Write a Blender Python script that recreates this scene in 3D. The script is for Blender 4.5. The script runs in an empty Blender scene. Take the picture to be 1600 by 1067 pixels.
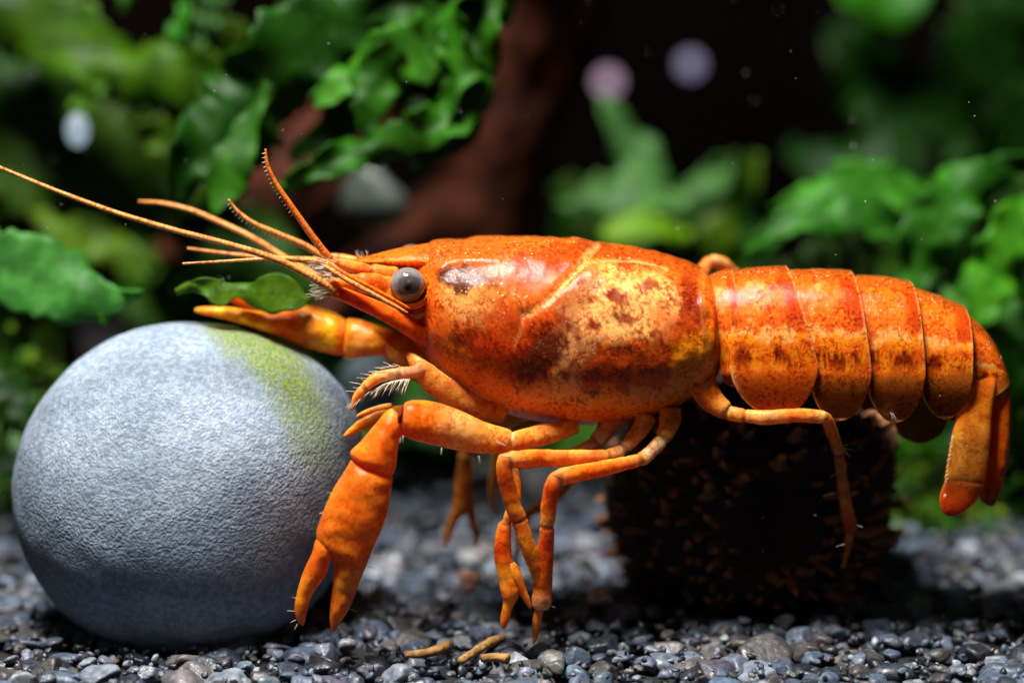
import bpy, math, random
import numpy as np
from mathutils import Vector, Matrix

random.seed(7); rng = np.random.default_rng(7)
MM = 0.001
sc = bpy.context.scene

# ---------------------------------------------------------------- camera, world, lamps, exposure
PITCH = math.radians(10.0); DIST = 150.0; FPX = 3750.0       # all lengths in this script are millimetres
DIR = np.array([0, math.cos(PITCH), -math.sin(PITCH)]); UPV = np.array([0, math.sin(PITCH), math.cos(PITCH)])
CAM = -DIST * DIR
cam_d = bpy.data.cameras.new('camera'); cam = bpy.data.objects.new('camera', cam_d); sc.collection.objects.link(cam)
cam.location = Vector(CAM * MM); cam.rotation_euler = (math.pi / 2 - PITCH, 0, 0)
cam_d.sensor_width = 36; cam_d.lens = FPX / 1600 * 36
cam_d.clip_start = 0.002; cam_d.clip_end = 5
cam_d.dof.use_dof = True; cam_d.dof.focus_distance = 0.1455; cam_d.dof.aperture_fstop = 15.5
sc.camera = cam

w = bpy.data.worlds.new('World'); sc.world = w; w.use_nodes = True
w.node_tree.nodes['Background'].inputs[0].default_value = (0.55, 0.7, 1.0, 1)
w.node_tree.nodes['Background'].inputs[1].default_value = 0.002

def area(name, loc, target, sx, sy, power, col):
    l = bpy.data.lights.new(name, 'AREA'); l.shape = 'RECTANGLE'; l.size = sx * MM; l.size_y = sy * MM
    l.energy = power; l.color = col
    o = bpy.data.objects.new(name, l); sc.collection.objects.link(o)
    o.location = Vector(np.array(loc, float) * MM)
    o.rotation_euler = (Vector(target) - Vector(loc)).to_track_quat('-Z', 'Y').to_euler()
    return o
area('aquarium_lamp', (-38, -46, 175), (0, 0, 0), 64, 30, 1.22, (1.0, 0.97, 0.93))
area('front_fill', (60, -420, 230), (0, 0, 0), 160, 120, 0.075, (1.0, 0.93, 0.85))  # added soft fill from the camera side, no visible source

sc.view_settings.view_transform = 'Standard'; sc.view_settings.look = 'None'
sc.view_settings.gamma = 1; sc.view_settings.exposure = 0.0; sc.view_settings.use_curve_mapping = False
sc.render.engine = 'CYCLES'; sc.cycles.use_denoising = True
sc.cycles.max_bounces = 8; sc.cycles.transparent_max_bounces = 12
sc.cycles.caustics_reflective = False; sc.cycles.caustics_refractive = False
sc.cycles.sample_clamp_indirect = 4

# ---------------------------------------------------------------- helpers
def P(px, py, d):
    """point on the pixel's ray at depth plane Y = d"""
    r = (np.asarray(px, float) - 800) / FPX; u = -(np.asarray(py, float) - 533.5) / FPX
    dy = DIR[1] + u * UPV[1]; dz = DIR[2] + u * UPV[2]
    t = (np.asarray(d, float) - CAM[1]) / dy
    return np.stack([r * t + 0 * t, CAM[1] + t * dy, CAM[2] + t * dz], -1)

def proj(v):
    q = v - CAM
    z = q @ DIR
    return 800 + q[..., 0] / z * FPX, 533.5 - (q @ UPV) / z * FPX

def vnoise(x, y, seed=0):
    xi = np.floor(x).astype(np.int64); yi = np.floor(y).astype(np.int64)
    fx = x - xi; fy = y - yi; fx = fx * fx * (3 - 2 * fx); fy = fy * fy * (3 - 2 * fy)
    def h(a, b):
        n = (a * 374761393 + b * 668265263 + seed * 974711) & 0xffffffff
        n = ((n ^ (n >> 13)) * 1274126177) & 0xffffffff
        return ((n ^ (n >> 16)) & 0xffff) / 65535.0
    return (h(xi, yi) * (1 - fx) + h(xi + 1, yi) * fx) * (1 - fy) + (h(xi, yi + 1) * (1 - fx) + h(xi + 1, yi + 1) * fx) * fy

def fbm(x, y, seed=0, o=4):
    s = 0; a = .5
    for k in range(o):
        s = s + a * vnoise(x * 2 ** k, y * 2 ** k, seed + k); a *= .5
    return s / (1 - .5 ** o)

def vnoise3(v, seed=0):
    return (vnoise(v[:, 0] + 9.1, v[:, 1] + v[:, 2] * .73, seed) + vnoise(v[:, 1] - 3.7, v[:, 2] + v[:, 0] * .61, seed + 5)
            + vnoise(v[:, 2] + 1.3, v[:, 0] - v[:, 1] * .67, seed + 11)) / 3

def make_mesh(name, verts, faces, attrs=None, smooth=True):
    me = bpy.data.meshes.new(name)
    v = np.asarray(verts, np.float32) * MM
    if isinstance(faces, np.ndarray):
        n, k = faces.shape
        me.vertices.add(len(v)); me.vertices.foreach_set('co', v.ravel())
        me.loops.add(n * k); me.loops.foreach_set('vertex_index', faces.astype(np.int32).ravel())
        me.polygons.add(n); me.polygons.foreach_set('loop_start', np.arange(0, n * k, k, dtype=np.int32))
        me.update(calc_edges=True); me.validate()
    else:
        me.from_pydata([tuple(map(float, q)) for q in v], [], [tuple(map(int, f)) for f in faces])
    for an, arr in (attrs or {}).items():
        arr = np.asarray(arr, np.float32)
        if arr.ndim == 2:
            a = me.attributes.new(an, 'FLOAT_COLOR', 'POINT')
            a.data.foreach_set('color', np.concatenate([arr, np.ones((len(arr), 1), np.float32)], 1).ravel())
        else:
            a = me.attributes.new(an, 'FLOAT', 'POINT'); a.data.foreach_set('value', arr)
    if smooth:
        me.polygons.foreach_set('use_smooth', np.ones(len(me.polygons), bool))
    return me

def link(name, me, mat=None, parent=None, loc=None):
    o = bpy.data.objects.new(name, me); sc.collection.objects.link(o)
    if mat is not None and me is not None and not me.materials: me.materials.append(mat)
    if parent is not None: o.parent = parent
    if loc is not None: o.location = Vector(np.asarray(loc, float) * MM)
    return o

ORIG = {}
def thing(name, label, cat, base, group=None):
    o = bpy.data.objects.new(name, None); sc.collection.objects.link(o)
    o.empty_display_size = 0.002
    o.location = Vector(np.asarray(base, float) * MM); ORIG[o.name] = np.asarray(base, float)
    return tag(o, label, cat, group)

def tag(o, label=None, cat=None, group=None, kind=None):
    if label: o['label'] = label
    if cat: o['category'] = cat
    if group: o['group'] = group
    if kind: o['kind'] = kind
    return o

def part(name, verts, faces, mat, root, attrs=None, solid=0, sub=None, smooth=True):
    """mesh child; verts in world millimetres. sub = parent part (shares the root's origin)"""
    me = make_mesh(name, np.asarray(verts) - ORIG[root.name], faces, attrs, smooth)
    o = link(name, me, mat, sub or root)
    if solid:
        m = o.modifiers.new('thickness', 'SOLIDIFY'); m.thickness = solid * MM; m.offset = 0
    return o

def catmull(C, seg_px=4.0, lin_cols=0):
    """resample control rows; spacing measured on the first two columns"""
    C = np.asarray(C, float); n = len(C); out = []
    for i in range(n - 1):
        p0 = C[max(i - 1, 0)]; p1 = C[i]; p2 = C[i + 1]; p3 = C[min(i + 2, n - 1)]
        if i == 0: p0 = 2 * p1 - p2
        if i == n - 2: p3 = 2 * p2 - p1
        k = max(2, int(np.hypot(*(p2 - p1)[:2]) / seg_px))
        t = np.linspace(0, 1, k, endpoint=False)[:, None]
        row = .5 * (2 * p1 + (p2 - p0) * t + (2 * p0 - 5 * p1 + 4 * p2 - p3) * t ** 2 + (3 * p1 - p0 - 3 * p2 + p3) * t ** 3)
        out.append(row)
    out.append(C[-1:]); return np.concatenate(out)

def ring_faces(n, m, off=0, closed=True):
    i = np.arange(n - 1)[:, None]; j = np.arange(m if closed else m - 1)[None, :]
    j2 = (j + 1) % m
    return np.stack([off + i * m + j, off + i * m + j2, off + (i + 1) * m + j2, off + (i + 1) * m + j], -1).reshape(-1, 4)

def loft(rings):
    n, m, _ = rings.shape
    v = rings.reshape(-1, 3)
    f = [tuple(q) for q in ring_faces(n, m)]
    v = np.concatenate([v, rings[0].mean(0)[None], rings[-1].mean(0)[None]])
    a = n * m; b = a + 1
    for j in range(m):
        f.append((a, (j + 1) % m, j)); f.append((b, (n - 1) * m + j, (n - 1) * m + (j + 1) % m))
    return v, f

def pair_rings(st, m=48, seg=4.0, e=2.0):
    """stations: ax, ay, bx, by, depth, half thickness (mm)"""
    S = catmull(st, seg)
    a = P(S[:, 0], S[:, 1], S[:, 4]); b = P(S[:, 2], S[:, 3], S[:, 4])
    c = (a + b) / 2; h = (a - b) / 2
    th = np.linspace(0, 2 * math.pi, m, endpoint=False)
    ct = np.cos(th); sn = np.sin(th)
    ct = np.sign(ct) * np.abs(ct) ** (2 / e); sn = np.sign(sn) * np.abs(sn) ** (2 / e)
    w_ = np.maximum(S[:, 5], .02)
    r = c[:, None] + h[:, None] * ct[None, :, None] + np.array([0, -1., 0])[None, None] * (w_[:, None] * sn[None])[..., None]
    return r, S

def tube_rings(pts, rad, m=14, flat=1.0):
    """pts (n,3) mm, rad (n,) mm; depth radius = rad*flat"""
    t = np.gradient(pts, axis=0); t /= np.linalg.norm(t, axis=1)[:, None] + 1e-9
    Yv = np.array([0, 1., 0]); n_ = Yv[None] - t * t[:, 1:2]
    bad = np.linalg.norm(n_, axis=1) < .15
    n_[bad] = np.array([0, 0, 1.]) - t[bad] * t[bad, 2:3]
    n_ /= np.linalg.norm(n_, axis=1)[:, None]
    b = np.cross(t, n_)
    th = np.linspace(0, 2 * math.pi, m, endpoint=False)
    return pts[:, None] + rad[:, None, None] * (b[:, None] * np.cos(th)[None, :, None] + flat * n_[:, None] * np.sin(th)[None, :, None])

# ---------------------------------------------------------------- materials
def new_mat(name):
    m = bpy.data.materials.new(name); m.use_nodes = True
    nt = m.node_tree; b = nt.nodes['Principled BSDF']
    return m, nt, b
def node(nt, t, **kw):
    n = nt.nodes.new(t)
    for k, v in kw.items(): setattr(n, k, v)
    return n
def mix(nt, fac, a, b, blend='MIX'):
    n = node(nt, 'ShaderNodeMix', data_type='RGBA', blend_type=blend)
    for key, s in (('Factor', fac), ('A', a), ('B', b)):
        i = [x for x in n.inputs if x.name == key and (x.type == 'RGBA' if key != 'Factor' else x.type == 'VALUE')][0]
        if hasattr(s, 'is_linked'): nt.links.new(s, i)
        else: i.default_value = s
    return [x for x in n.outputs if x.type == 'RGBA'][0]
def ramp(nt, s, a, b, lo=0.0, hi=1.0):
    n = node(nt, 'ShaderNodeMapRange', interpolation_type='SMOOTHSTEP')
    nt.links.new(s, n.inputs[0]); n.inputs[1].default_value = a; n.inputs[2].default_value = b
    n.inputs[3].default_value = lo; n.inputs[4].default_value = hi
    return n.outputs[0]
def math_(nt, op, a, b=None):
    n = node(nt, 'ShaderNodeMath', operation=op)
    for i, s in enumerate((a, b)):
        if s is None: continue
        if hasattr(s, 'is_linked'): nt.links.new(s, n.inputs[i])
        else: n.inputs[i].default_value = s
    return n.outputs[0]
def obj_co(nt):
    return node(nt, 'ShaderNodeTexCoord').outputs['Object']
def noise(nt, co, per_mm, detail=3, rough=.5):
    n = node(nt, 'ShaderNodeTexNoise'); nt.links.new(co, n.inputs['Vector'])
    n.inputs['Scale'].default_value = per_mm * 1000; n.inputs['Detail'].default_value = detail
    n.inputs['Roughness'].default_value = rough
    return n.outputs[0]
def bump(nt, b, h, dist_mm, strength=1.0):
    n = node(nt, 'ShaderNodeBump'); nt.links.new(h, n.inputs['Height'])
    n.inputs['Distance'].default_value = dist_mm * MM; n.inputs['Strength'].default_value = strength
    nt.links.new(n.outputs[0], b.inputs['Normal']); return n.outputs[0]
def attr(nt, name, out='Color'):
    return node(nt, 'ShaderNodeAttribute', attribute_name=name).outputs[out]

def shell_material(name='crayfish_shell', ss=.22, mott=.95, tl=.0, rad=(1, .26, .05)):
    m, nt, b = new_mat(name)
    co = obj_co(nt); col = attr(nt, 'Col'); fl = attr(nt, 'Fleck', 'Fac'); thin = attr(nt, 'Thin', 'Fac')
    n1 = noise(nt, co, 4.2, 5, .72); n2 = noise(nt, co, 6.5, 3, .65)
    dark = mix(nt, 1.0, col, (.55, .20, .12, 1), 'MULTIPLY')
    n0 = noise(nt, co, .9, 3, .6)
    c1 = mix(nt, math_(nt, 'MULTIPLY', ramp(nt, n1, .46, .58, 0, mott), ramp(nt, n0, .36, .60, .25, 1)), col, dark)
    lite = mix(nt, 0.35, c1, (.85, .32, .05, 1))
    c2 = mix(nt, ramp(nt, n2, .56, .70, 0, .5), c1, lite)
    vo = node(nt, 'ShaderNodeTexVoronoi'); nt.links.new(co, vo.inputs['Vector']); vo.inputs['Scale'].default_value = 3600
    vo.inputs['Randomness'].default_value = 1
    dot = ramp(nt, vo.outputs['Distance'], .15, .24, 1, 0)
    n3 = noise(nt, co, 1.6, 2)
    dot = math_(nt, 'MULTIPLY', dot, math_(nt, 'MULTIPLY', fl, ramp(nt, n3, .42, .58)))
    c3 = mix(nt, dot, c2, (1.0, .80, .42, 1))
    nt.links.new(c3, b.inputs['Base Color'])
    b.inputs['Roughness'].default_value = .15; b.inputs['IOR'].default_value = 1.45
    b.inputs['Specular IOR Level'].default_value = .25
    b.inputs['Subsurface Weight'].default_value = .4
    b.inputs['Subsurface Radius'].default_value = rad; b.inputs['Subsurface Scale'].default_value = ss * MM
    h = math_(nt, 'ADD', math_(nt, 'MULTIPLY', n1, .5), math_(nt, 'MULTIPLY', n2, .5))
    nrm = bump(nt, b, h, .055, .9)
    # thin flaps let light and what lies behind through
    tr = node(nt, 'ShaderNodeBsdfTranslucent'); nt.links.new(c3, tr.inputs[0])
    tp = node(nt, 'ShaderNodeBsdfTransparent'); nt.links.new(mix(nt, .55, (1, 1, 1, 1), c3), tp.inputs[0])
    ms = node(nt, 'ShaderNodeMixShader'); ms.inputs[0].default_value = .5
    nt.links.new(tr.outputs[0], ms.inputs[1]); nt.links.new(tp.outputs[0], ms.inputs[2])
    mx = node(nt, 'ShaderNodeMixShader'); nt.links.new(math_(nt, 'MULTIPLY', thin, .82), mx.inputs[0])
    m0 = node(nt, 'ShaderNodeMixShader'); m0.inputs[0].default_value = tl
    nt.links.new(b.outputs[0], m0.inputs[1]); nt.links.new(tr.outputs[0], m0.inputs[2])
    nt.links.new(m0.outputs[0], mx.inputs[1]); nt.links.new(ms.outputs[0], mx.inputs[2])
    nt.links.new(mx.outputs[0], nt.nodes['Material Output'].inputs[0])
    return m
M_SHELL = shell_material()
M_LIMB = shell_material('crayfish_limb', .5, .6, .30, (1, .42, .12))

def simple(name, col, rough=.5, sss=0, rad=(1, .5, .3), bumpd=0, bscale=2, var=.3, metallic=0, spec=.3):
    m, nt, b = new_mat(name); co = obj_co(nt)
    n = noise(nt, co, bscale, 4, .6)
    c = mix(nt, ramp(nt, n, .35, .65), tuple(x * (1 - var) for x in col) + (1,), tuple(min(1, x * (1 + var)) for x in col) + (1,))
    nt.links.new(c, b.inputs['Base Color']); b.inputs['Roughness'].default_value = rough
    b.inputs['Metallic'].default_value = metallic
    b.inputs['Specular IOR Level'].default_value = spec
    if sss:
        b.inputs['Subsurface Weight'].default_value = sss; b.inputs['Subsurface Radius'].default_value = rad
        b.inputs['Subsurface Scale'].default_value = MM
    if bumpd: bump(nt, b, n, bumpd)
    return m

def leaf_material():
    m, nt, b = new_mat('leaf'); co = obj_co(nt); col = attr(nt, 'Col')
    n1 = noise(nt, co, .5, 4, .6); n2 = noise(nt, co, 2.5, 3, .6)
    d = mix(nt, 1, col, (.45, .55, .45, 1), 'MULTIPLY')
    c = mix(nt, ramp(nt, n1, .40, .62), d, col)
    c = mix(nt, ramp(nt, n2, .58, .75, 0, .35), c, (.16, .30, .05, 1))
    nt.links.new(c, b.inputs['Base Color']); b.inputs['Roughness'].default_value = .45; b.inputs['Specular IOR Level'].default_value = .16
    bump(nt, b, n2, .08, .6)
    tr = node(nt, 'ShaderNodeBsdfTranslucent'); nt.links.new(c, tr.inputs[0])
    mx = node(nt, 'ShaderNodeMixShader'); mx.inputs[0].default_value = .38
    nt.links.new(b.outputs[0], mx.inputs[1]); nt.links.new(tr.outputs[0], mx.inputs[2])
    nt.links.new(mx.outputs[0], nt.nodes['Material Output'].inputs[0])
    return m
M_LEAF = leaf_material()

def pebble_material():
    m, nt, b = new_mat('gravel_stone'); co = obj_co(nt); col = attr(nt, 'Col')
    n1 = noise(nt, co, 1.6, 4, .65); n2 = noise(nt, co, 5, 3, .6)
    d = mix(nt, 1, col, (.45, .45, .5, 1), 'MULTIPLY')
    c = mix(nt, ramp(nt, n1, .35, .65), d, col)
    nt.links.new(c, b.inputs['Base Color'])
    nt.links.new(ramp(nt, n2, .3, .7, .28, .6), b.inputs['Roughness'])
    bump(nt, b, math_(nt, 'ADD', n1, n2), .08, .7)
    return m
M_PEB = pebble_material()

def stone_material():
    m, nt, b = new_mat('round_stone'); co = obj_co(nt)
    n0 = noise(nt, co, .16, 4, .6); n1 = noise(nt, co, 2.3, 5, .7); n2 = noise(nt, co, 5.0, 3, .6)
    base = mix(nt, ramp(nt, n0, .35, .65), (.21, .265, .33, 1), (.30, .36, .43, 1))
    base = mix(nt, ramp(nt, n1, .42, .58), mix(nt, 1, base, (.66, .68, .72, 1), 'MULTIPLY'), base)
    base = mix(nt, ramp(nt, n2, .62, .74, 0, .55), base, (.62, .68, .75, 1))
    alg = attr(nt, 'Algae', 'Fac')
    a = math_(nt, 'MULTIPLY', alg, ramp(nt, n1, .30, .60, .4, .95))
    green = mix(nt, ramp(nt, n2, .4, .6), (.09, .125, .008, 1), (.20, .26, .025, 1))
    c = mix(nt, a, base, green)
    nt.links.new(c, b.inputs['Base Color']); b.inputs['Roughness'].default_value = .6
    b.inputs['Specular IOR Level'].default_value = .22
    wp = node(nt, 'ShaderNodeTexNoise'); nt.links.new(co, wp.inputs['Vector']); wp.inputs['Scale'].default_value = 1500; wp.inputs['Detail'].default_value = 2
    va = node(nt, 'ShaderNodeVectorMath', operation='MULTIPLY_ADD'); nt.links.new(wp.outputs['Color'], va.inputs[0]); va.inputs[1].default_value = (.0005,) * 3; nt.links.new(co, va.inputs[2])
    vo = node(nt, 'ShaderNodeTexVoronoi', feature='SMOOTH_F1'); nt.links.new(va.outputs[0], vo.inputs['Vector']); vo.inputs['Scale'].default_value = 4600; vo.inputs['Smoothness'].default_value = .2
    n3 = noise(nt, co, 1.1, 3, .55)
    h = math_(nt, 'ADD', math_(nt, 'MULTIPLY', vo.outputs['Distance'], -.5), math_(nt, 'ADD', math_(nt, 'MULTIPLY', n3, .5), math_(nt, 'MULTIPLY', n1, .7)))
    bump(nt, b, h, .105, 1.0)
    return m
M_STONE = stone_material()

M_WOOD = simple('driftwood', (.042, .011, .005), .7, spec=.1, bumpd=.6, bscale=.35, var=.6)
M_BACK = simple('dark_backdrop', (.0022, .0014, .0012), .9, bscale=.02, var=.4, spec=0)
M_GROUND = simple('sediment', (.012, .012, .013), .9, bscale=1)
M_SCALE = simple('cone_scale', (.21, .085, .036), .65, bumpd=.3, bscale=.8, var=.95)
M_SCALE2 = simple('cone_scale_dark', (.17, .068, .03), .7, bumpd=.3, bscale=.8, var=.9)
M_CORE = simple('cone_core', (.016, .007, .004), .9, bumpd=.3, bscale=1.2, var=.5)
M_BRISTLE = simple('bristle', (.85, .62, .42), .5, sss=.3)
M_TWIG = simple('twig', (.30, .16, .05), .7, bumpd=.1, bscale=2, var=.4)
M_SPECK = simple('speck', (.6, .62, .6), .5)

def eye_material():
    m, nt, b = new_mat('eye'); co = obj_co(nt)
    sp = node(nt, 'ShaderNodeSeparateXYZ'); nt.links.new(attr(nt, 'Col', 'Vector'), sp.inputs[0])
    n = noise(nt, co, 2.2, 4, .6)
    r = math_(nt, 'ADD', sp.outputs[0], math_(nt, 'MULTIPLY', math_(nt, 'SUBTRACT', n, .5), .6))
    c = mix(nt, ramp(nt, r, .06, .50), (.004, .003, .003, 1), (.06, .05, .047, 1))
    c = mix(nt, ramp(nt, r, .55, .95), c, (.19, .17, .16, 1))
    nt.links.new(c, b.inputs['Base Color']); b.inputs['Roughness'].default_value = .12
    b.inputs['Coat Weight'].default_value = .6; b.inputs['Coat Roughness'].default_value = .05
    return m
M_EYE = eye_material()

# ---------------------------------------------------------------- ground and backdrop
GZ = float(P(835, 1005, -6)[2]) - .25
def sheet(name, x0, x1, y0, y1, z, nx, ny, mat, amp=0):
    xs = np.linspace(x0, x1, nx); ys = np.linspace(y0, y1, ny)
    X, Y = np.meshgrid(xs, ys); Z = z + amp * (fbm(X * .1, Y * .1, 3) - .5)
    v = np.stack([X, Y, Z], -1).reshape(-1, 3)
    o = link(name, make_mesh(name, v, ring_faces(ny, nx, 0, False)[:, ::-1].copy()), mat)
    tag(o, kind='structure'); return o
def ground_z(x, y):
    x = np.asarray(x, float); y = np.asarray(y, float)
    return GZ + 1.4 * (fbm(x * .06 + 5, y * .06, 3) - .5) * np.clip((np.abs(y + 4) - 4) / 15, 0, 1) + np.clip(y - 25, 0, 60) * .05
bed = sheet('gravel_bed', -75, 75, -40, 120, GZ - 1.5, 40, 40, M_GROUND, .5)
ORIG[bed.name] = np.zeros(3)
# back wall of the tank
v = np.array([[-140, 118, GZ - 3], [140, 118, GZ - 3], [140, 118, 110], [-140, 118, 110], [-140, 122, GZ - 3], [140, 122, GZ - 3], [140, 122, 110], [-140, 122, 110]])
bw = link('back_wall', make_mesh('back_wall', v, [(0, 1, 2, 3), (5, 4, 7, 6), (1, 5, 6, 2), (4, 0, 3, 7), (3, 2, 6, 7), (4, 5, 1, 0)], smooth=False), M_BACK)
tag(bw, kind='structure')

# ---------------------------------------------------------------- gravel
def ico(sub):
    import bmesh
    bm = bmesh.new(); bmesh.ops.create_icosphere(bm, subdivisions=sub, radius=1)
    v = np.array([q.co[:] for q in bm.verts]); f = np.array([[q.index for q in p.verts] for p in bm.faces]); bm.free()
    return v, f
ICO2, ICO3, ICO4 = ico(2), ico(3), ico(4)
def chunk(base, seed):
    r_ = np.random.default_rng(seed); v, f = base
    r = np.full(len(v), 1.0)
    for k in range(11):
        n = r_.normal(size=3); n /= np.linalg.norm(n); h = r_.uniform(.48, .9)
        dp = v @ n; r = np.minimum(r, np.where(dp > .05, h / np.maximum(dp, .05), 9))
    out = v * (r * 1.0)[:, None]
    return out * np.array([1, r_.uniform(.7, .95), r_.uniform(.5, .75)]), f
PAL = np.array([[.20, .24, .30], [.13, .16, .20], [.06, .07, .085], [.035, .038, .045], [.28, .31, .35], [.40, .42, .44], [.17, .15, .17], [.26, .22, .19], [.12, .10, .085], [.50, .50, .48], [.16, .19, .23]])
PW = np.array([.15, .13, .13, .13, .09, .09, .08, .11, .10, .06, .06]); PW = PW / PW.sum()
T2 = [chunk(ICO2, 100 + k) for k in range(26)]; T3 = [chunk(ICO3, 100 + k) for k in range(26)]; T4 = [chunk(ICO4, 100 + k) for k in range(26)]
ST_C = P(287, 772, 2.0); CONE_C = P(1172, 800, 10.5); CONE_R = 10.4
xs = np.arange(-60, 60, 1.42); ys = np.arange(-24, 56, 1.42)
GX, GY = np.meshgrid(xs, ys); gx = GX.ravel() + rng.uniform(-.56, .56, GX.size); gy = GY.ravel() + rng.uniform(-.56, .56, GX.size)
inside = np.abs(gx) < 34 + .235 * np.maximum(gy, -20)
gx, gy = gx[inside], gy[inside]
gr = np.exp(rng.normal(math.log(.84), .46, len(gx))); gr = np.clip(gr, .35, 2.0)
gz = ground_z(gx, gy) - .75 + rng.uniform(-.45, .30, len(gx)) - (gr - .7) * .45
under = (np.hypot(gx - ST_C[0], gy - ST_C[1]) < 6.0) | (np.hypot(gx - CONE_C[0], gy - CONE_C[1]) < 8.2)
gx, gy, gr, gz = gx[~under], gy[~under], gr[~under], gz[~under]
N = len(gx); tid = rng.integers(0, 26, N); cid = rng.choice(len(PAL), N, p=PW)
PAL = np.clip(PAL * .56 * np.array([.92, 1.0, 1.12]), 0, 1)
pcol = np.clip(PAL[cid] * rng.uniform(.7, 1.3, (N, 1)) * rng.uniform(.92, 1.08, (N, 3)), 0, .75)
ppx, ppy = proj(np.stack([gx, gy, gz + .3], -1))
size = gr / (gy - CAM[1])
vis = (ppx > 0) & (ppx < 1600) & (ppy > 600) & (ppy < 1067)
vis &= ~((np.hypot((ppx - 290) / 262, (ppy - 765) / 255) < 1) & (gy > ST_C[1] - 9)) & ~((np.abs(ppx - 1172) < 225) & (ppy < 965) & (gy > 0))
order = np.argsort(np.where(vis, -size, 1)); near = set(order[:300].tolist())
def rot3(r_):
    q = r_.normal(size=4); q /= np.linalg.norm(q); a, b, c, d = q
    return np.array([[1 - 2 * (c * c + d * d), 2 * (b * c - a * d), 2 * (b * d + a * c)], [2 * (b * c + a * d), 1 - 2 * (b * b + d * d), 2 * (c * d - a * b)], [2 * (b * d - a * c), 2 * (c * d + a * b), 1 - 2 * (b * b + c * c)]])
VV, FF, CC = [], [], []; off = 0
near_meshes = {}
for i in range(N):
    a = rng.uniform(0, 6.283); tl = rng.uniform(-.6, .6); ca, sa = math.cos(a), math.sin(a); ct, st_ = math.cos(tl), math.sin(tl)
    R = np.array([[ca, -sa, 0], [sa, ca, 0], [0, 0, 1]]) @ np.array([[1, 0, 0], [0, ct, -st_], [0, st_, ct]])
    if i in near:
        key = (int(tid[i]), int(cid[i]))
        if key not in near_meshes:
            tv, tf = T4[key[0]]
            near_meshes[key] = make_mesh('pebble', tv, tf, {'Col': np.tile(PAL[key[1]], (len(tv), 1))})
        o = link('pebble', near_meshes[key], M_PEB, bed, (gx[i], gy[i], gz[i]))
        o.scale = (gr[i] * 1.08,) * 3; o.rotation_euler = Matrix(R.tolist()).to_euler()
    else:
        tv, tf = (T3 if gy[i] < 14 else T2)[tid[i]]
        VV.append((tv @ R.T) * gr[i] + [gx[i], gy[i], gz[i]]); FF.append(tf + off); off += len(tv)
        CC.append(np.tile(pcol[i], (len(tv), 1)))
ng = 4200; qx = rng.uniform(-45, 45, ng); qy = rng.uniform(-22, 34, ng); qr = rng.uniform(.18, .42, ng); qz = ground_z(qx, qy) - .62 + rng.uniform(-.3, .25, ng)
okq = (np.hypot(qx - ST_C[0], qy - ST_C[1]) > 6) & (np.hypot(qx - CONE_C[0], qy - CONE_C[1]) > 8.2)
for i in np.nonzero(okq)[0]:
    tv, tf = T2[i % 26]; VV.append((tv @ rot3(rng).T) * qr[i] + [qx[i], qy[i], qz[i]]); FF.append(tf + off); off += len(tv)
    CC.append(np.tile(np.clip(PAL[rng.integers(len(PAL))] * rng.uniform(.5, 1.5), 0, .8), (len(tv), 1)))
g = link('gravel', make_mesh('gravel', np.concatenate(VV), np.concatenate(FF), {'Col': np.concatenate(CC)}), M_PEB, bed)
tag(g, kind='stuff')

def odd_pebble(px, py, d, r, col, seed, label, flat=1.0, name='pebble_stone'):
    v, f = chunk(ICO3, seed); c = P(px, py, d)
    o = link(name, make_mesh(name, v * r * np.array([1, 1, flat]), f, {'Col': np.tile(col, (len(v), 1))}), M_PEB, None, c)
    o.rotation_euler = (.5, .3, seed); tag(o, label, 'pebble'); return o
def ground_depth(px, py, lift=0.0):
    """depth where the pixel's ray meets the gravel"""
    lo, hi = -30., 90.
    for _ in range(40):
        m_ = (lo + hi) / 2; q = P(px, py, m_)
        if q[2] > GZ - .35 + lift: lo = m_
        else: hi = m_
    return lo
odd_pebble(732, 907, ground_depth(732, 907, .9), 1.0, (.60, .30, .21), 41, 'blocky pale pink pebble lying on the dark gravel between the claw and the legs', 1.25)
odd_pebble(935, 934, ground_depth(935, 934, .9), 1.0, (.56, .48, .44), 45, 'cream white rounded pebble lying on gravel in front of the brown cone', 1.25)
odd_pebble(620, 872, ground_depth(620, 872, .7), .40, (.72, .75, .72), 48, 'tiny bright white stone chip on the gravel right beside the lowered claw', 1.0, 'stone_chip')

def tube_thing(name, pts, mat, label, cat, seg=5, m=9, bumpy=.15):
    C = catmull(np.array([(a, b, d, r) for a, b, d, r in pts], float), seg)
    p = P(C[:, 0], C[:, 1], C[:, 2]); r = C[:, 3] * .04 * (1 + bumpy * (vnoise(C[:, 0] * .15, C[:, 1] * .15, 3) - .5) * 2)
    v, f = loft(tube_rings(p, r, m)); o0 = v.mean(0)
    o = link(name, make_mesh(name, v - o0, f), mat, None, o0); tag(o, label, cat); return o
for k, (pts, lab) in enumerate([
    ([(632, 1022), (665, 1020), (690, 1012), (703, 1004)], 'short tan curved twig on the gravel between round stone and legs'),
    ([(720, 1032), (745, 1016), (770, 1001), (788, 996)], 'pale brown straight twig lying on gravel below the leg pincers'),
    ([(752, 1028), (775, 1026), (793, 1029)], 'small reddish brown twig lying flat among the grey pebbles')]):
    tube_thing('twig', [(a, b, ground_depth(a, b, .45), r) for (a, b), r in zip(pts, (6, 7, 8, 5))], M_TWIG, lab, 'twig')

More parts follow.
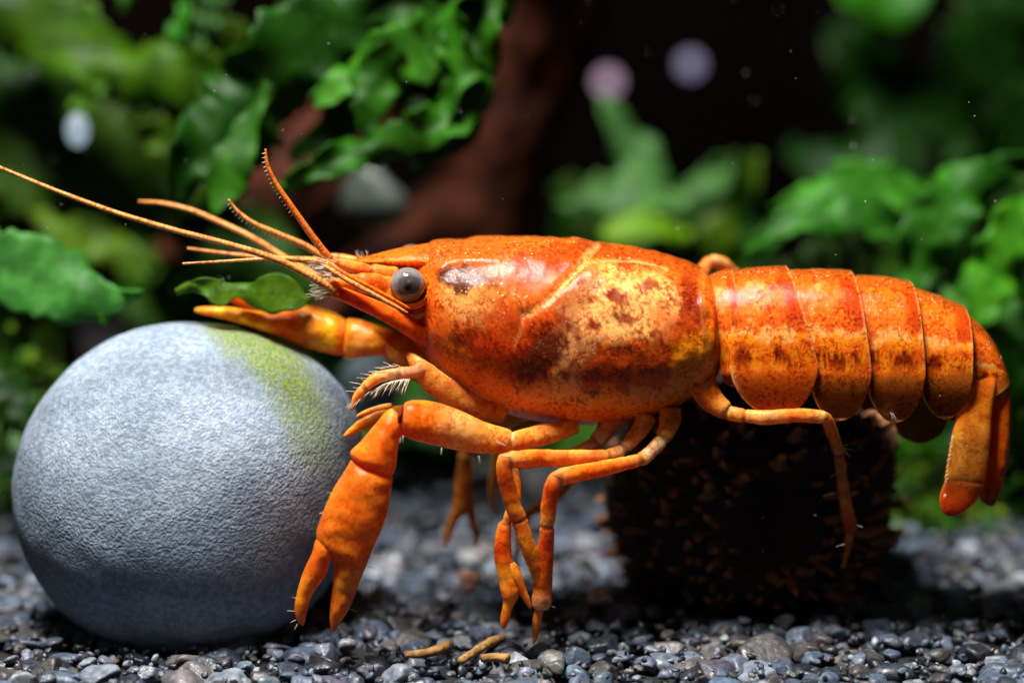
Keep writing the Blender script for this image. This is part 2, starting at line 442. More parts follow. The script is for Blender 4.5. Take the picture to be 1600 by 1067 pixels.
# ---------------------------------------------------------------- round stone
def build_stone():
    n, m = 150, 260
    th = np.linspace(.004, math.pi - .004, n); ph = np.linspace(0, 2 * math.pi, m, endpoint=False)
    TH, PH = np.meshgrid(th, ph, indexing='ij')
    d = np.stack([np.sin(TH) * np.cos(PH), np.sin(TH) * np.sin(PH), np.cos(TH)], -1)
    ang = np.degrees(np.arctan2(d[..., 2], d[..., 0])); s = np.hypot(d[..., 0], d[..., 2])
    bul = .135 * np.exp(-((ang - 36) / 30) ** 2) * s ** 2 + .03 * np.exp(-((ang + 15) / 30) ** 2) * s ** 2
    r = 1 + bul
    pos = d * r[..., None] * np.array([10.75, 9.6, 10.95])
    f = d.reshape(-1, 3)
    pos = pos + d * ((vnoise3(f * 2.1 + 4, 2) - .5) * .55 + (vnoise3(f * 7 + 4, 6) - .5) * .16).reshape(n, m)[..., None]
    v, fc = loft(pos)
    # algae streak: follows the stone's shoulder from the top to the right flank
    x, y = proj(v + ST_C)
    path = np.array([(335, 495), (390, 525), (435, 570), (470, 630), (497, 720)]); C = catmull(np.c_[path, [34, 46, 50, 46, 40]], 6)
    dist = np.min(np.hypot(x[:, None] - C[None, :, 0], y[:, None] - C[None, :, 1]) / C[None, :, 2], 1)
    dist = dist + (fbm(x * .02, y * .02, 9) - .5) * .7
    al = np.clip(1.25 - dist, 0, 1); al = al * al * (3 - 2 * al) * np.clip(1.5 - (y - 500) / 230, .0, 1)
    al *= (v[:, 1] < 3)
    o = link('round_stone', make_mesh('round_stone', v, fc, {'Algae': al}), M_STONE, None, ST_C)
    tag(o, 'large smooth round grey stone with a green algae streak, resting on gravel', 'stone')
build_stone()

# ---------------------------------------------------------------- brown seed cone
def build_cone():
    base = np.array([CONE_C[0], CONE_C[1], GZ - .6])
    root = thing('seed_cone', 'dark brown woody cone with ragged scales on gravel behind the rear leg', 'cone', base)
    H = 15.2
    n, m = 50, 90
    t = np.linspace(0, 1, n); prof = 9.5 * (1 - .35 * np.abs(2 * t - .95) ** 3.2); prof[0] *= .7; prof[-1] *= .5
    ph = np.linspace(0, 2 * math.pi, m, endpoint=False)
    wob = 1 + .10 * (vnoise((np.cos(ph) * 2)[None] + t[:, None] * 5, (np.sin(ph) * 2)[None] + t[:, None] * 3, 4) - .5)
    # a hollow in the side
    hol = np.exp(-((np.angle(np.exp(1j * (ph[None] + math.pi / 2 - .1))) / .30) ** 2 + ((t[:, None] - .46) / .20) ** 2))
    rr = prof[:, None] * wob - 4.2 * hol
    rings = np.stack([rr * np.cos(ph), rr * np.sin(ph), np.repeat(t[:, None] * H, m, 1)], -1) + base
    v, f = loft(rings); part('core', v, f, M_CORE, root)
    # scale templates: ragged woody wedges, long axis +X (outward)
    tm = []
    for k in range(6):
        r_ = np.random.default_rng(60 + k); L = 5; rows = []
        for i in range(L):
            s = i / (L - 1); wd = (.62 - .12 * s) * r_.uniform(.6, 1.2) * (1 - .55 * s ** 3); hh = .42 * (1 - .75 * s) + .07
            z = .25 * s * s * r_.uniform(-1, 1.6); yo = r_.uniform(-.15, .15) * s
            rows.append([[s * r_.uniform(1.6, 2.0), yo - wd, z - hh * .4], [s * 1.85, yo - wd * .2, z - hh], [s * r_.uniform(1.5, 2.0), yo + wd, z - hh * .3], [s * 1.8, yo + wd * .4, z + hh * .8], [s * 1.8, yo - wd * .5, z + hh]])
        vv, ff = loft(np.array(rows)); tm.append(make_mesh('scale', vv, ff, smooth=False))
    tm2 = [m_.copy() for m_ in tm]
    cnt = 0
    for k in range(560):
        t_ = .03 + .94 * ((k + .5) / 560); a = k * 2.399963 + rng.uniform(-.12, .12)
        if 0.35 < (a % 6.2832) < 2.8: continue                       # the side turned away from view
        da = abs(((a + math.pi / 2 - .1 + math.pi) % 6.2832) - math.pi)
        if (da / .34) ** 2 + ((t_ - .46) / .20) ** 2 < 1: continue    # the hollow
        if rng.random() < .12 or cnt >= 298: continue
        cnt += 1
        rad = np.interp(t_, t, prof) - .75
        p = np.array([rad * math.cos(a), rad * math.sin(a), t_ * H])
        lt = rng.random() < .2
        o = link('scale', (tm if lt else tm2)[k % 6], M_SCALE if lt else M_SCALE2, root, p)
        sca = rng.uniform(.6, 1.1); o.scale = (sca * rng.uniform(.7, 1.2), sca * rng.uniform(.6, 1.4), sca * rng.uniform(.5, 1))
        o.rotation_euler = (rng.uniform(-.7, .7), -(t_ - .35) * .9 + rng.uniform(-.5, .3), a + rng.uniform(-.45, .45))
build_cone()

# ---------------------------------------------------------------- crayfish
KEY = {'o': (.80, .140, .007), 'r': (.42, .032, .003), 'p': (.84, .24, .035), 'y': (.86, .22, .010), 'd': (.20, .010, .003),
       'b': (.30, .055, .006), 'w': (.80, .33, .10), 'k': (.085, .018, .007), 't': (.84, .41, .11), 'c': (.60, .078, .005), 'm': (.45, .13, .014), 'g': (.55, .48, .03), 'q': (.86, .27, .008)}
KEY = {k: np.array(v) for k, v in KEY.items()}
LK = dict(KEY); LK.update({k: np.array(v) for k, v in {'o': (.88, .195, .012), 'p': (.90, .33, .055), 'y': (.92, .29, .014), 'r': (.70, .075, .005), 't': (.88, .43, .11), 'w': (.90, .54, .26), 'c': (.78, .125, .008), 'm': (.66, .24, .025), 'q': (.96, .46, .012)}.items()})
CR_BASE = np.array([P(860, 1000, 0)[0], 0, GZ])
cray = thing('crayfish', 'orange crayfish with red and brown mottling walking over gravel, claw on the round stone', 'crayfish', CR_BASE)

def poly_dist(x, y, path):
    C = np.asarray(path, float); best = np.full(np.shape(x), 1e9)
    for (x0, y0), (x1, y1) in zip(C[:-1], C[1:]):
        dx, dy = x1 - x0, y1 - y0; t = np.clip(((x - x0) * dx + (y - y0) * dy) / (dx * dx + dy * dy), 0, 1)
        best = np.minimum(best, np.hypot(x - x0 - t * dx, y - y0 - t * dy))
    return best
CERV = catmull([(932, 383), (915, 402), (893, 428), (872, 452), (850, 474), (830, 488), (818, 492)], 5)
CERV2 = catmull([(818, 470), (817, 500), (812, 520), (803, 542)], 5)
BRAN = catmull([(880, 442), (905, 419), (935, 407), (970, 405), (1005, 408), (1042, 420)], 5)
RIDGE = catmull([(690, 424), (700, 412), (740, 408), (778, 407)], 5)

def paint(col, x, y, blobs, warp=22, soft=.26):
    wx = x + (fbm(x * .035, y * .035, 21) - .5) * warp * 2 + (fbm(x * .12, y * .12, 24, 3) - .5) * warp
    wy = y + (fbm(x * .035 + 40, y * .035, 22) - .5) * warp * 2 + (fbm(x * .12 + 30, y * .12, 25, 3) - .5) * warp
    rag = (fbm(x * .17, y * .17, 27, 3) - .5) * .75
    for bx, by, rx, ry, an, k, st in blobs:
        a = math.radians(an); dx = wx - bx; dy = wy - by
        u = (dx * math.cos(a) + dy * math.sin(a)) / rx; v_ = (-dx * math.sin(a) + dy * math.cos(a)) / ry
        r = np.hypot(u, v_) + rag; f = np.clip((1 + soft - r) / (2 * soft), 0, 1); f = (f * f * (3 - 2 * f) * st)[:, None]
        col = col * (1 - f) + KEY[k] * f
    return col

def near_px(v):
    q = v.copy(); q[:, 1] = -np.abs(q[:, 1]); return proj(q)

def build_body():
    st = [(566, 414, 566, 430, 0, .4), (590, 410, 588, 458, 0, .8), (620, 404, 612, 492, 0, 1.2), (645, 396, 640, 525, 0, 1.5), (663, 385, 658, 548, 0, 2.4),
          (682, 376, 676, 570, 0, 3.75), (712, 373, 716, 604, 0, 4.4), (760, 370, 768, 634, 0, 4.95), (820, 369, 828, 653, 0, 5.35), (900, 374, 908, 661, 0, 5.55),
          (980, 385, 990, 652, 0, 5.4), (1040, 399, 1052, 633, 0, 5.05), (1085, 414, 1096, 607, 0, 4.65), (1104, 424, 1116, 588, 0, 4.35), (1108, 432, 1119, 582, 0, 3.95),
          (1116, 446, 1126, 574, 0, 3.3), (1160, 452, 1165, 574, 0, 3.1), (1250, 452, 1255, 576, 0, 3.0), (1340, 460, 1335, 579, 0, 2.8), (1420, 474, 1410, 584, 0, 2.6),
          (1480, 498, 1455, 590, 0, 2.3), (1520, 522, 1490, 598, 0, 2.0), (1543, 556, 1508, 606, 0, 1.7), (1552, 590, 1512, 618, 0, 1.5), (1552, 612, 1518, 628, 0, 1.1)]
    r, S = pair_rings(st, 168, 3.2, 2.15)
    v, f = loft(r); cen = np.concatenate([np.repeat(r.mean(1), 168, 0), r[0].mean(0)[None], r[-1].mean(0)[None]])
    x, y = near_px(v)
    n_ = v - cen; n_ /= np.linalg.norm(n_, axis=1)[:, None] + 1e-6
    gd = np.minimum(poly_dist(x, y, CERV), poly_dist(x, y, CERV2)); gb = poly_dist(x, y, BRAN)
    top_ = y < 700
    gd2 = poly_dist(x, y, CERV2); gd = poly_dist(x, y, CERV)
    dep = -.20 * np.exp(-(gd / 5) ** 2) - .07 * np.exp(-(gd2 / 3) ** 2) - .12 * np.exp(-(gb / 6) ** 2) + .16 * np.exp(-(poly_dist(x, y, RIDGE) / 5) ** 2)
    dep += .12 * np.exp(-((x - 1098) / 5) ** 2) * (x > 1085)             # raised rear rim of the carapace
    dep += (fbm(x * .04, y * .04, 31) - .5) * .22
    v = v + n_ * (dep * top_)[:, None]
    col = np.tile(KEY['o'] * .92, (len(v), 1))
    blobs = [(720, 395, 170, 30, -4, 'm', .95), (760, 480, 120, 70, 15, 'c', .5), (860, 372, 160, 10, 2, 'y', .6), (850, 412, 62, 26, -20, 'r', .75), (945, 392, 80, 14, 8, 'r', .95), (1040, 410, 60, 14, 18, 'c', .8),
             (740, 470, 62, 42, 20, 't', .7), (705, 540, 26, 60, -18, 'p', .8), (725, 436, 50, 17, 3, 'k', .95), (790, 470, 36, 42, 20, 'm', .55), (775, 500, 60, 28, -20, 'b', .6),
             (795, 505, 40, 40, -30, 'r', .75), (740, 548, 64, 32, 20, 'd', .9), (790, 560, 60, 34, 0, 'r', .85), (820, 600, 90, 24, 8, 'c', .7),
             (880, 500, 58, 44, -52, 'c', .9), (845, 548, 84, 36, -38, 'd', .95), (850, 552, 62, 25, -38, 'k', .75), (915, 455, 40, 24, -40, 'c', .7),
             (972, 480, 94, 60, 4, 't', 1.0), (900, 470, 30, 50, 35, 'd', .6), (905, 545, 24, 50, 28, 'w', .85), (885, 600, 26, 34, 30, 't', .8), (1000, 572, 96, 36, -6, 'c', .85), (950, 572, 60, 26, 0, 'd', .6), (1040, 560, 40, 22, -20, 'd', .5),
             (1080, 490, 24, 70, -4, 'd', .9), (1050, 520, 34, 44, 0, 'c', .6), (1094, 575, 40, 56, 30, 'q', .9), (970, 628, 150, 22, -5, 'q', .85), (800, 632, 120, 17, 12, 'q', .75), (860, 620, 70, 24, 0, 't', .6),  # golden lower band: paler belly pigment with its translucent glow painted in
             (966, 458, 23, 10, 10, 'd', .9), (1014, 448, 15, 9, 0, 'd', .85), (978, 500, 17, 12, 0, 'd', .85), (1010, 475, 10, 5, 0, 'd', .7), (905, 522, 9, 7, 0, 'd', .7), (925, 550, 22, 14, -20, 'd', .55),
             (885, 579, 9, 7, 0, 'k', .8), (930, 617, 13, 7, 0, 'k', .75), (976, 610, 9, 6, 0, 'd', .8), (905, 625, 6, 5, 0, 'd', .7), (1095, 606, 8, 5, 0, 'd', .6), (880, 648, 200, 8, 0, 'y', .6),
             (655, 500, 45, 40, 30, 'r', .8), (700, 580, 34, 40, 40, 'q', .7), (770, 615, 80, 20, 22, 'y', .8), (620, 440, 40, 40, 0, 'c', .4), (680, 480, 10, 70, -10, 'o', .7)]
    Rs = random.Random(5); blobs += [(972 + Rs.gauss(0, 55), 478 + Rs.gauss(0, 34), Rs.uniform(3, 8), Rs.uniform(3, 6), Rs.uniform(0, 90), 'd', .8) for _ in range(26)] + [(880 + Rs.gauss(0, 60), 610 + Rs.gauss(0, 22), Rs.uniform(2.5, 5), Rs.uniform(2.5, 4), 0, 'd', .7) for _ in range(14)]
    col = paint(col, x, y, blobs, 17)
    dors = np.clip((np.interp(x, [560, 700, 860, 980, 1100], [425, 425, 412, 424, 460]) - y) / 26, 0, 1)[:, None] * .6 * (x < 1112)[:, None]  # back darkened in the colour to offset the strong lamp above
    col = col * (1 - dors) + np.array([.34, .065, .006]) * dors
    f1 = np.maximum(np.exp(-((gd - 3) / 2.4) ** 2), .5 * np.exp(-(gd2 / 2) ** 2))[:, None] * .75 * (x > 800)[:, None]; col = col * (1 - f1) + KEY['t'] * f1
    f2 = np.exp(-(gb / 2.2) ** 2)[:, None] * .75; col = col * (1 - f2) + KEY['t'] * f2
    f3 = (np.exp(-((x - 1100) / 4) ** 2))[:, None] * .6; col = col * (1 - f3) + KEY['p'] * f3
    # abdomen under the plates
    ab = np.clip((x - 1112) / 6, 0, 1)[:, None]; col = col * (1 - ab) + KEY['c'] * ab
    fl = np.zeros(len(v))
    for bx, by, rx, ry, s in [(760, 455, 60, 36, .9), (720, 400, 90, 20, .6), (825, 475, 22, 22, 1.0), (850, 376, 90, 8, 1.0), (820, 405, 40, 18, .6), (985, 396, 40, 8, 1.0), (930, 500, 60, 80, .4), (900, 600, 30, 50, .6), (690, 620, 60, 14, .5)]:
        fl = np.maximum(fl, s * np.exp(-(((x - bx) / rx) ** 2 + ((y - by) / ry) ** 2)))
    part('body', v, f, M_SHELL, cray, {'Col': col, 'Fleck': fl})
build_body()

def build_rostrum():
    st = [(548, 406, 549, 411, 0, .12), (575, 400, 577, 414, 0, .7), (610, 391, 612, 418, 0, 1.25), (650, 383, 652, 422, 0, 1.75), (690, 378, 690, 428, 0, 2.3), (715, 378, 715, 430, 0, 2.5)]
    r, S = pair_rings(st, 40, 4, 1.6)
    v, f = loft(r); x, y = near_px(v)
    col = paint(np.tile(KEY['m'] * .9, (len(v), 1)), x, y, [(600, 400, 50, 14, -8, 'o', .6), (690, 390, 40, 20, 0, 'c', .5)], 10)
    ed = np.clip((S[:, 5][:, None] > 0) * 1.0, 0, 1)
    th = np.linspace(0, 2 * math.pi, 40, endpoint=False); e = np.clip((np.abs(np.sin(th)) - .93) / .05, 0, 1)
    e = np.concatenate([np.tile(e, len(r)), [0, 0]])[:, None]; col = col * (1 - e) + KEY['y'] * e
    part('rostrum', v, f, M_SHELL, cray, {'Col': col, 'Fleck': np.full(len(v), .35)})
build_rostrum()

# tail plates
def build_plate(T0, T1, B0, B1, tip, w0, w1, idx, flap=True):
    nu, na, nf = 46, 60, 26
    u = np.linspace(0, 1, nu)
    T0 = np.array(T0, float); T1 = np.array(T1, float); B0 = np.array(B0, float); B1 = np.array(B1, float)
    T0y = T0 + [0, 5.5]
    Tt = T0y[None] * (1 - u[:, None]) + T1[None] * u[:, None]
    bulge = np.sin(u * math.pi)[:, None] * np.array([10, -9] if idx == 6 else [0, -2.5]); Tt = Tt + bulge
    Bt = B0[None] * (1 - u[:, None]) + B1[None] * u[:, None]
    wu = (w0 - .14) + (w1 - w0 + .14) * (1 - (1 - u) ** 2.2)
    Tw = P(Tt[:, 0], Tt[:, 1], 0.); Bw = P(Bt[:, 0], Bt[:, 1], 0.)
    rows = []; thin = []; rim = []
    s_f = np.linspace(1, 0, nf, endpoint=False)
    def flap_rows(sgn):
        out = []
        for s in s_f:
            k = max(1 - s ** 1.85, 0) ** (1 / 1.85); k = max(k, .02)
            xl = tip[0] + (B0[0] - tip[0]) * k; xr = tip[0] + (B1[0] - tip[0]) * k
            yl = B0[1] + (tip[1] - B0[1]) * s; yr = B1[1] + (tip[1] - B1[1]) * s
            X = xl + (xr - xl) * u; Y = yl + (yr - yl) * u
            wd = wu + .25 * s - .55 * s * s
            q = P(X, Y, 0.); q[:, 1] += sgn * wd; out.append(q)
        return out
    arc = np.linspace(-math.pi / 2, math.pi / 2, na)
    fr = flap_rows(-1)
    for q, s in zip(fr, s_f): rows.append(q); thin.append(np.full(nu, min(1, max(0, (s - .12) / .35)))); rim.append(np.maximum(np.exp(-(u / .045) ** 2), np.full(nu, 1.0 if s > .95 else 0)))
    for a in arc:
        q = Bw + (Tw - Bw) * (abs(math.cos(a)) ** .84); q = q.copy(); q[:, 1] += wu * math.copysign(abs(math.sin(a)) ** .84, a)
        rows.append(q); thin.append(np.zeros(nu)); rim.append(np.exp(-((1 - u) / .022) ** 2) * .8)
    for q, s in list(zip(flap_rows(1), s_f))[::-1]: rows.append(q); thin.append(np.full(nu, min(1, max(0, (s - .12) / .35)))); rim.append(np.maximum(np.exp(-(u / .045) ** 2), np.full(nu, 1.0 if s > .95 else 0)))
    G = np.array(rows); n = len(rows)
    v = G.reshape(-1, 3); thin = np.concatenate(thin); rim = np.concatenate(rim)
    x, y = near_px(v); U = np.tile(u, n)
    v[:, 2] += (fbm(x * .05, y * .05, 40 + idx) - .5) * .16
    col = np.tile(KEY['o'], (len(v), 1)); xm = (T0[0] + T1[0]) / 2; hw = (T1[0] - T0[0]) / 2; yt = (T0[1] + T1[1]) / 2; bm_ = (B0[0] + B1[0]) / 2; by_ = (B0[1] + B1[1]) / 2
    tx = np.interp(x, Tt[:, 0], Tt[:, 1]); q = (y - tx) / (by_ - 4 - tx)
    w1_ = fbm(x * .05, y * .05, 80 + idx) - .5; w2_ = fbm(x * .13, y * .13, 90 + idx, 3) - .5; w3_ = fbm(x * .03, y * .06, 95 + idx) - .5
    qq = q + w1_ * .16 + w2_ * .10; uu = U + w1_ * .25 + w2_ * .12
    sst = lambda v_, a_, b_: (lambda t_: t_ * t_ * (3 - 2 * t_))(np.clip((v_ - a_) / (b_ - a_), 0, 1))
    def lay(k, f):
        nonlocal col
        f = np.clip(f, 0, 1)[:, None]; col = col * (1 - f) + (KEY[k] if isinstance(k, str) else np.array(k)) * f
    lay('c', sst(w2_ + w1_, -.05, .12) * .6)
    lay('t', sst(uu, .15, .3) * sst(uu, .66, .5) * sst(qq, .12, .25) * sst(qq, .62, .45) * sst(w1_ * 2 + w2_, -.05, .2) * .55)
    lay('b', sst(uu, .16, .05) * sst(qq, .95, .75) * .75)
    lay('r', sst(uu, .68, .82) * sst(qq, .80, .6) * .85)
    lay((.36, .075, .006), sst(qq, .20, .08) * .85)
    lay('q', sst(np.abs(qq - .84 + w3_ * .25), .11, .04) * sst(w3_ + w2_ * .6, -.22, .0) * .85)
    lay('t', sst(np.abs(qq - .78 + w3_ * .3), .06, .02) * .8)
    lay('d', sst(qq, .93, .99) * sst(qq, 1.26, 1.14) * sst(uu, .04, .16) * sst(uu, .95, .8) * sst(w2_ * 1.2 + w1_, -.12, .03) * .95)
    lay('q', sst(qq, .93, 1.0) * sst(qq, 1.30, 1.2) * sst(w2_ - w1_, .08, .2) * .8)
    lay((.34, .085, .008) if idx > 2 else (.52, .075, .005), sst(q + w1_ * .1, 1.16, 1.36) * .95)
    col = col * (1 - rim[:, None] * .85) + np.array([.90, .45, .12]) * rim[:, None] * .85
    fl = np.exp(-((y - yt - 5) / 7) ** 2) + .5 * np.exp(-(((x - xm) / hw / .6) ** 2 + ((y - yt - 50) / 30) ** 2))
    thin = thin * (.55 if idx == 2 else 1.0) * (1 - rim * .9)
    part('tail_plate', v, ring_faces(n, nu, 0, False), M_SHELL, cray, {'Col': col, 'Fleck': np.clip(fl * .7, 0, 1), 'Thin': thin}, solid=.10)
build_plate((1103, 432), (1143, 423), (1118, 560), (1150, 552), (1136, 585), 3.85, 3.95, 1)
build_plate((1139, 421), (1230, 418), (1131, 552), (1266, 552), (1203, 630), 4.1, 4.2, 2)
build_plate((1225, 420), (1331, 425), (1250, 556), (1347, 557), (1297, 639), 4.05, 4.1, 3)
build_plate((1326, 427), (1423, 441), (1337, 558), (1430, 560), (1384, 642), 3.9, 3.9, 4)
build_plate((1418, 443), (1506, 480), (1418, 562), (1504, 566), (1464, 638), 3.6, 3.5, 5)
build_plate((1499, 476), (1574, 592), (1486, 570), (1538, 608), (1508, 628), 3.2, 2.6, 6)

def shaped(name, st, cols, sub=None, m=28, seg=4, e=2.0, warp=10, thin=0, fleck=0, parent=cray, mat=None):
    """lofted part from pixel pairs; cols = colour key per station"""
    kc = np.array([LK[c] for c in cols]); st = np.array([list(s) for s in st], float)
    r, S = pair_rings(np.c_[st, kc], m, seg, e)
    v, f = loft(r); C = np.clip(S[:, 6:9], 0, 1); c = np.repeat(C, m, 0); c = np.concatenate([c, C[:1], C[-1:]])
    rim_glow = np.abs(np.cos(np.linspace(0, 2 * math.pi, m, endpoint=False))) ** 14 * .5; rim_glow = np.concatenate([np.tile(rim_glow, len(r)), [0, 0]])[:, None]
    c = c * (1 - rim_glow) + np.array([.93, .36, .03]) * rim_glow  # translucent rim glow painted as pale edges
    x, y = near_px(v); v[:, 1] += (fbm(x * .07, y * .07, 53) - .5) * .22 * np.sign(v[:, 1] - np.r_[np.repeat(r.mean(1)[:, 1], m), 0, 0]) * min(1, S[:, 5].max())
    mo = (fbm(x * .06, y * .06, 51) - .5)[:, None]
    c = np.clip(c * (1 + mo * np.array([.5, 1.5, 1.5])), 0, 1)
    th = np.full(len(v), float(thin))
    return part(name, v, f, mat or M_LIMB, parent, {'Col': c, 'Thin': th, 'Fleck': np.full(len(v), float(fleck))}, sub=sub)

# tail fan
shaped('tail_fan_blade', [(1512, 572, 1552, 574, -1.9, .3), (1506, 600, 1556, 600, -2.5, .42), (1496, 640, 1550, 640, -2.9, .42), (1485, 690, 1547, 690, -3.2, .42), (1478, 735, 1541, 742, -3.3, .38), (1475, 748, 1538, 755, -3.3, .30), (1476, 752, 1537, 759, -3.3, .36),
        (1468, 775, 1524, 784, -3.3, .33), (1471, 797, 1507, 799, -3.3, .25), (1480, 806, 1494, 806, -3.3, .1)], 'ooymmbbrrb', e=2.4, thin=.2)
shaped('tail_fan_blade', [(1530, 590, 1568, 588, -.9, .4), (1527, 650, 1567, 648, -1.3, .4), (1520, 710, 1560, 712, -1.5, .4), (1519, 760, 1552, 766, -1.5, .3), (1532, 779, 1545, 780, -1.5, .1)], 'crrrr', e=2.4)
shaped('tail_fan_blade', [(1512, 596, 1556, 596, 2.4, .35), (1498, 640, 1552, 640, 2.9, .4), (1488, 690, 1550, 690, 3.2, .4), (1482, 745, 1541, 750, 3.3, .3), (1478, 790, 1512, 790, 3.3, .2), (1486, 800, 1498, 800, 3.3, .1)], 'omrrrr', e=2.4)
shaped('telson', [(1535, 572, 1568, 570, 0, 1.5), (1538, 600, 1574, 598, 0, 1.9), (1542, 630, 1575, 626, 0, 2.2), (1538, 690, 1572, 690, 0, 2.4), (1530, 745, 1563, 748, 0, 2.2), (1530, 778, 1552, 782, 0, 1.5), (1545, 784, 1549, 785, 0, .5)], 'ooccrbb', e=2.6)
# swimmerets hanging under the tail
for (bx, by, tx, ty, d, key) in [(1440, 600, 1438, 692, .4, 'b'), (1500, 600, 1492, 655, -.2, 'b'), (1365, 600, 1360, 640, 1.6, 'b')]:
    shaped('swimmeret', [(bx - 46, by, bx + 44, by, d, .22), (bx - 44, (by + ty) / 2, bx + 42, (by + ty) / 2, d - .2, .22), (tx - 34, ty - 14, tx + 32, ty - 14, d - .3, .18), (tx - 10, ty, tx + 8, ty, d - .3, .1)], key * 4, thin=.8)

# eyes
def ball(c, r, n=36, m=56, sq=(1, 1, 1)):
    th = np.linspace(.02, math.pi - .02, n); ph = np.linspace(0, 2 * math.pi, m, endpoint=False)
    TH, PH = np.meshgrid(th, ph, indexing='ij')
    d = np.stack([np.sin(TH) * np.cos(PH), np.sin(TH) * np.sin(PH), np.cos(TH)], -1)
    v, f = loft(d * r * np.array(sq)); return v, f
for sgn in (-1, 1):
    c = P(637, 445, -3.0); c = c.copy()
    if sgn > 0: c[1] = 3.2; c[2] += .55
    v, f = ball(c, 1.08, sq=(1.02, .92, .98))
    ax = np.array([.12, sgn * .99, .02]); rr = np.linalg.norm(np.cross(v / np.linalg.norm(v, axis=1)[:, None], ax), axis=1); rr = np.where(v @ ax > 0, rr, 1)
    e = part('eye', v + c, f, M_EYE, cray, {'Col': np.stack([rr, rr, rr], -1)})
    # stalk towards the head
    p0 = c + np.array([.1, -sgn * .5, -.1]); p1 = np.array([c[0] + .35, sgn * 1.0, c[2] - .1])
    t = np.linspace(0, 1, 12)[:, None]; pts = p0 * (1 - t) + p1 * t
    a = np.linspace(0, 6.2832, 20, endpoint=False)
    rings = pts[:, None] + np.stack([np.cos(a), 0 * a, np.sin(a)], -1)[None] * np.linspace(.98, .75, 12)[:, None, None]
    v, f = loft(rings); part('eye_stalk', v, f, M_SHELL, cray, {'Col': np.tile(KEY['p'], (len(v), 1))}, sub=e)
    # fleshy rims under the eye
    for k, (rad, th_, key, dy) in enumerate([(1.40, .20, 'y', .1), (1.72, .24, 'c', .5), (1.24, .11, 'q', -.1)]):
        a = np.linspace(math.radians(-172), math.radians(38 if k else 12), 60)
        p = np.stack([c[0] + .12 + rad * np.cos(a), np.full(60, c[1] - sgn * (dy)), c[2] - .08 + rad * .92 * np.sin(a)], -1)
        rr = th_ * np.sin(np.linspace(.15, math.pi - .15, 60)) ** .5
        v, f = loft(tube_rings(p, rr, 10)); part('eye_rim', v, f, M_SHELL, cray, {'Col': np.tile(KEY[key], (len(v), 1))})

# limbs as single continuous lofts with notched joints
def limb_geo(segs, m=20, flat=.85, seg_px=3.0, notch=.88):
    """segs: list of segments, each a list of (px, py, depth, half width px, colour key)"""
    rings = []; cols = []
    for sg in segs:
        A = np.array([[a, b, d, r, *LK[c]] for a, b, d, r, c in sg], float)
        C = catmull(A, seg_px); n = len(C)
        s = np.linspace(0, 1, n); L = np.hypot(*np.diff(C[:, :2], axis=0).T).sum()
        edge = np.minimum(s, 1 - s) * L
        C[:, 3] *= notch + (1 - notch) * np.clip(edge / 4.0, 0, 1) ** .5
        C[:, 3] *= 1 + .05 * np.exp(-((1 - s) * L / 6) ** 2) + .06 * (vnoise(s * L * .09 + C[0, 0], 0 * s, 8) - .5)
        p = P(C[:, 0], C[:, 1], C[:, 2])
        rings.append(tube_rings(p, np.maximum(C[:, 3], .6) * .04 * .8, m, flat)); jd = np.exp(-(edge / 1.6) ** 2)[:, None]; jp = np.exp(-((edge - 5) / 3.5) ** 2)[:, None]
        cc = np.clip(C[:, 4:7], 0, 1) * (1 - .12 * jp) + LK['w'] * .12 * jp
        cols.append(cc * (1 - .45 * jd))
    R = np.concatenate(rings); C = np.concatenate(cols)
    v, f = loft(R); c = np.concatenate([np.repeat(C, m, 0), C[:1], C[-1:]])
    rim_glow = np.abs(np.cos(np.linspace(0, 2 * math.pi, m, endpoint=False))) ** 5 * .6; rim_glow = np.concatenate([np.tile(rim_glow, len(R)), [0, 0]])[:, None]
    c = c * (1 - rim_glow) + np.array([.95, .40, .055]) * rim_glow  # pale stripes along both edges put the translucent rim glow into the colour
    limb_geo.centres = np.concatenate([np.repeat(R.mean(1), m, 0), R[0].mean(0)[None], R[-1].mean(0)[None]])
    x, y = near_px(v); v = v + (v - limb_geo.centres) * ((fbm(x * .09, y * .09, 63) - .5) * .22)[:, None]
    mo = (fbm(x * .07, y * .07, 61) - .5)[:, None]
    c = np.clip(c * (1 + mo * np.array([.5, 1.5, 1.5])), 0, 1)
    return v, f, c
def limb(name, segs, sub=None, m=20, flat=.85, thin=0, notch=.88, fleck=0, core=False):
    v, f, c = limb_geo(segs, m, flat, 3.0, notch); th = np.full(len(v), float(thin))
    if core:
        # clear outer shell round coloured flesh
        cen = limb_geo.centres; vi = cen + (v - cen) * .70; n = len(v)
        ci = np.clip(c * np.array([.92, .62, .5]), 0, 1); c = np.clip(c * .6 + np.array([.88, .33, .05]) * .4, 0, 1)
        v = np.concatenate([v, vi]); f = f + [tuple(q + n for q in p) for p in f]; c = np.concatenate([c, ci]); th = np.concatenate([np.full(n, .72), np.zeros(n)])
    return part(name, v, f, M_LIMB, cray, {'Col': c, 'Thin': th, 'Fleck': np.full(len(v), float(fleck))}, sub=sub)

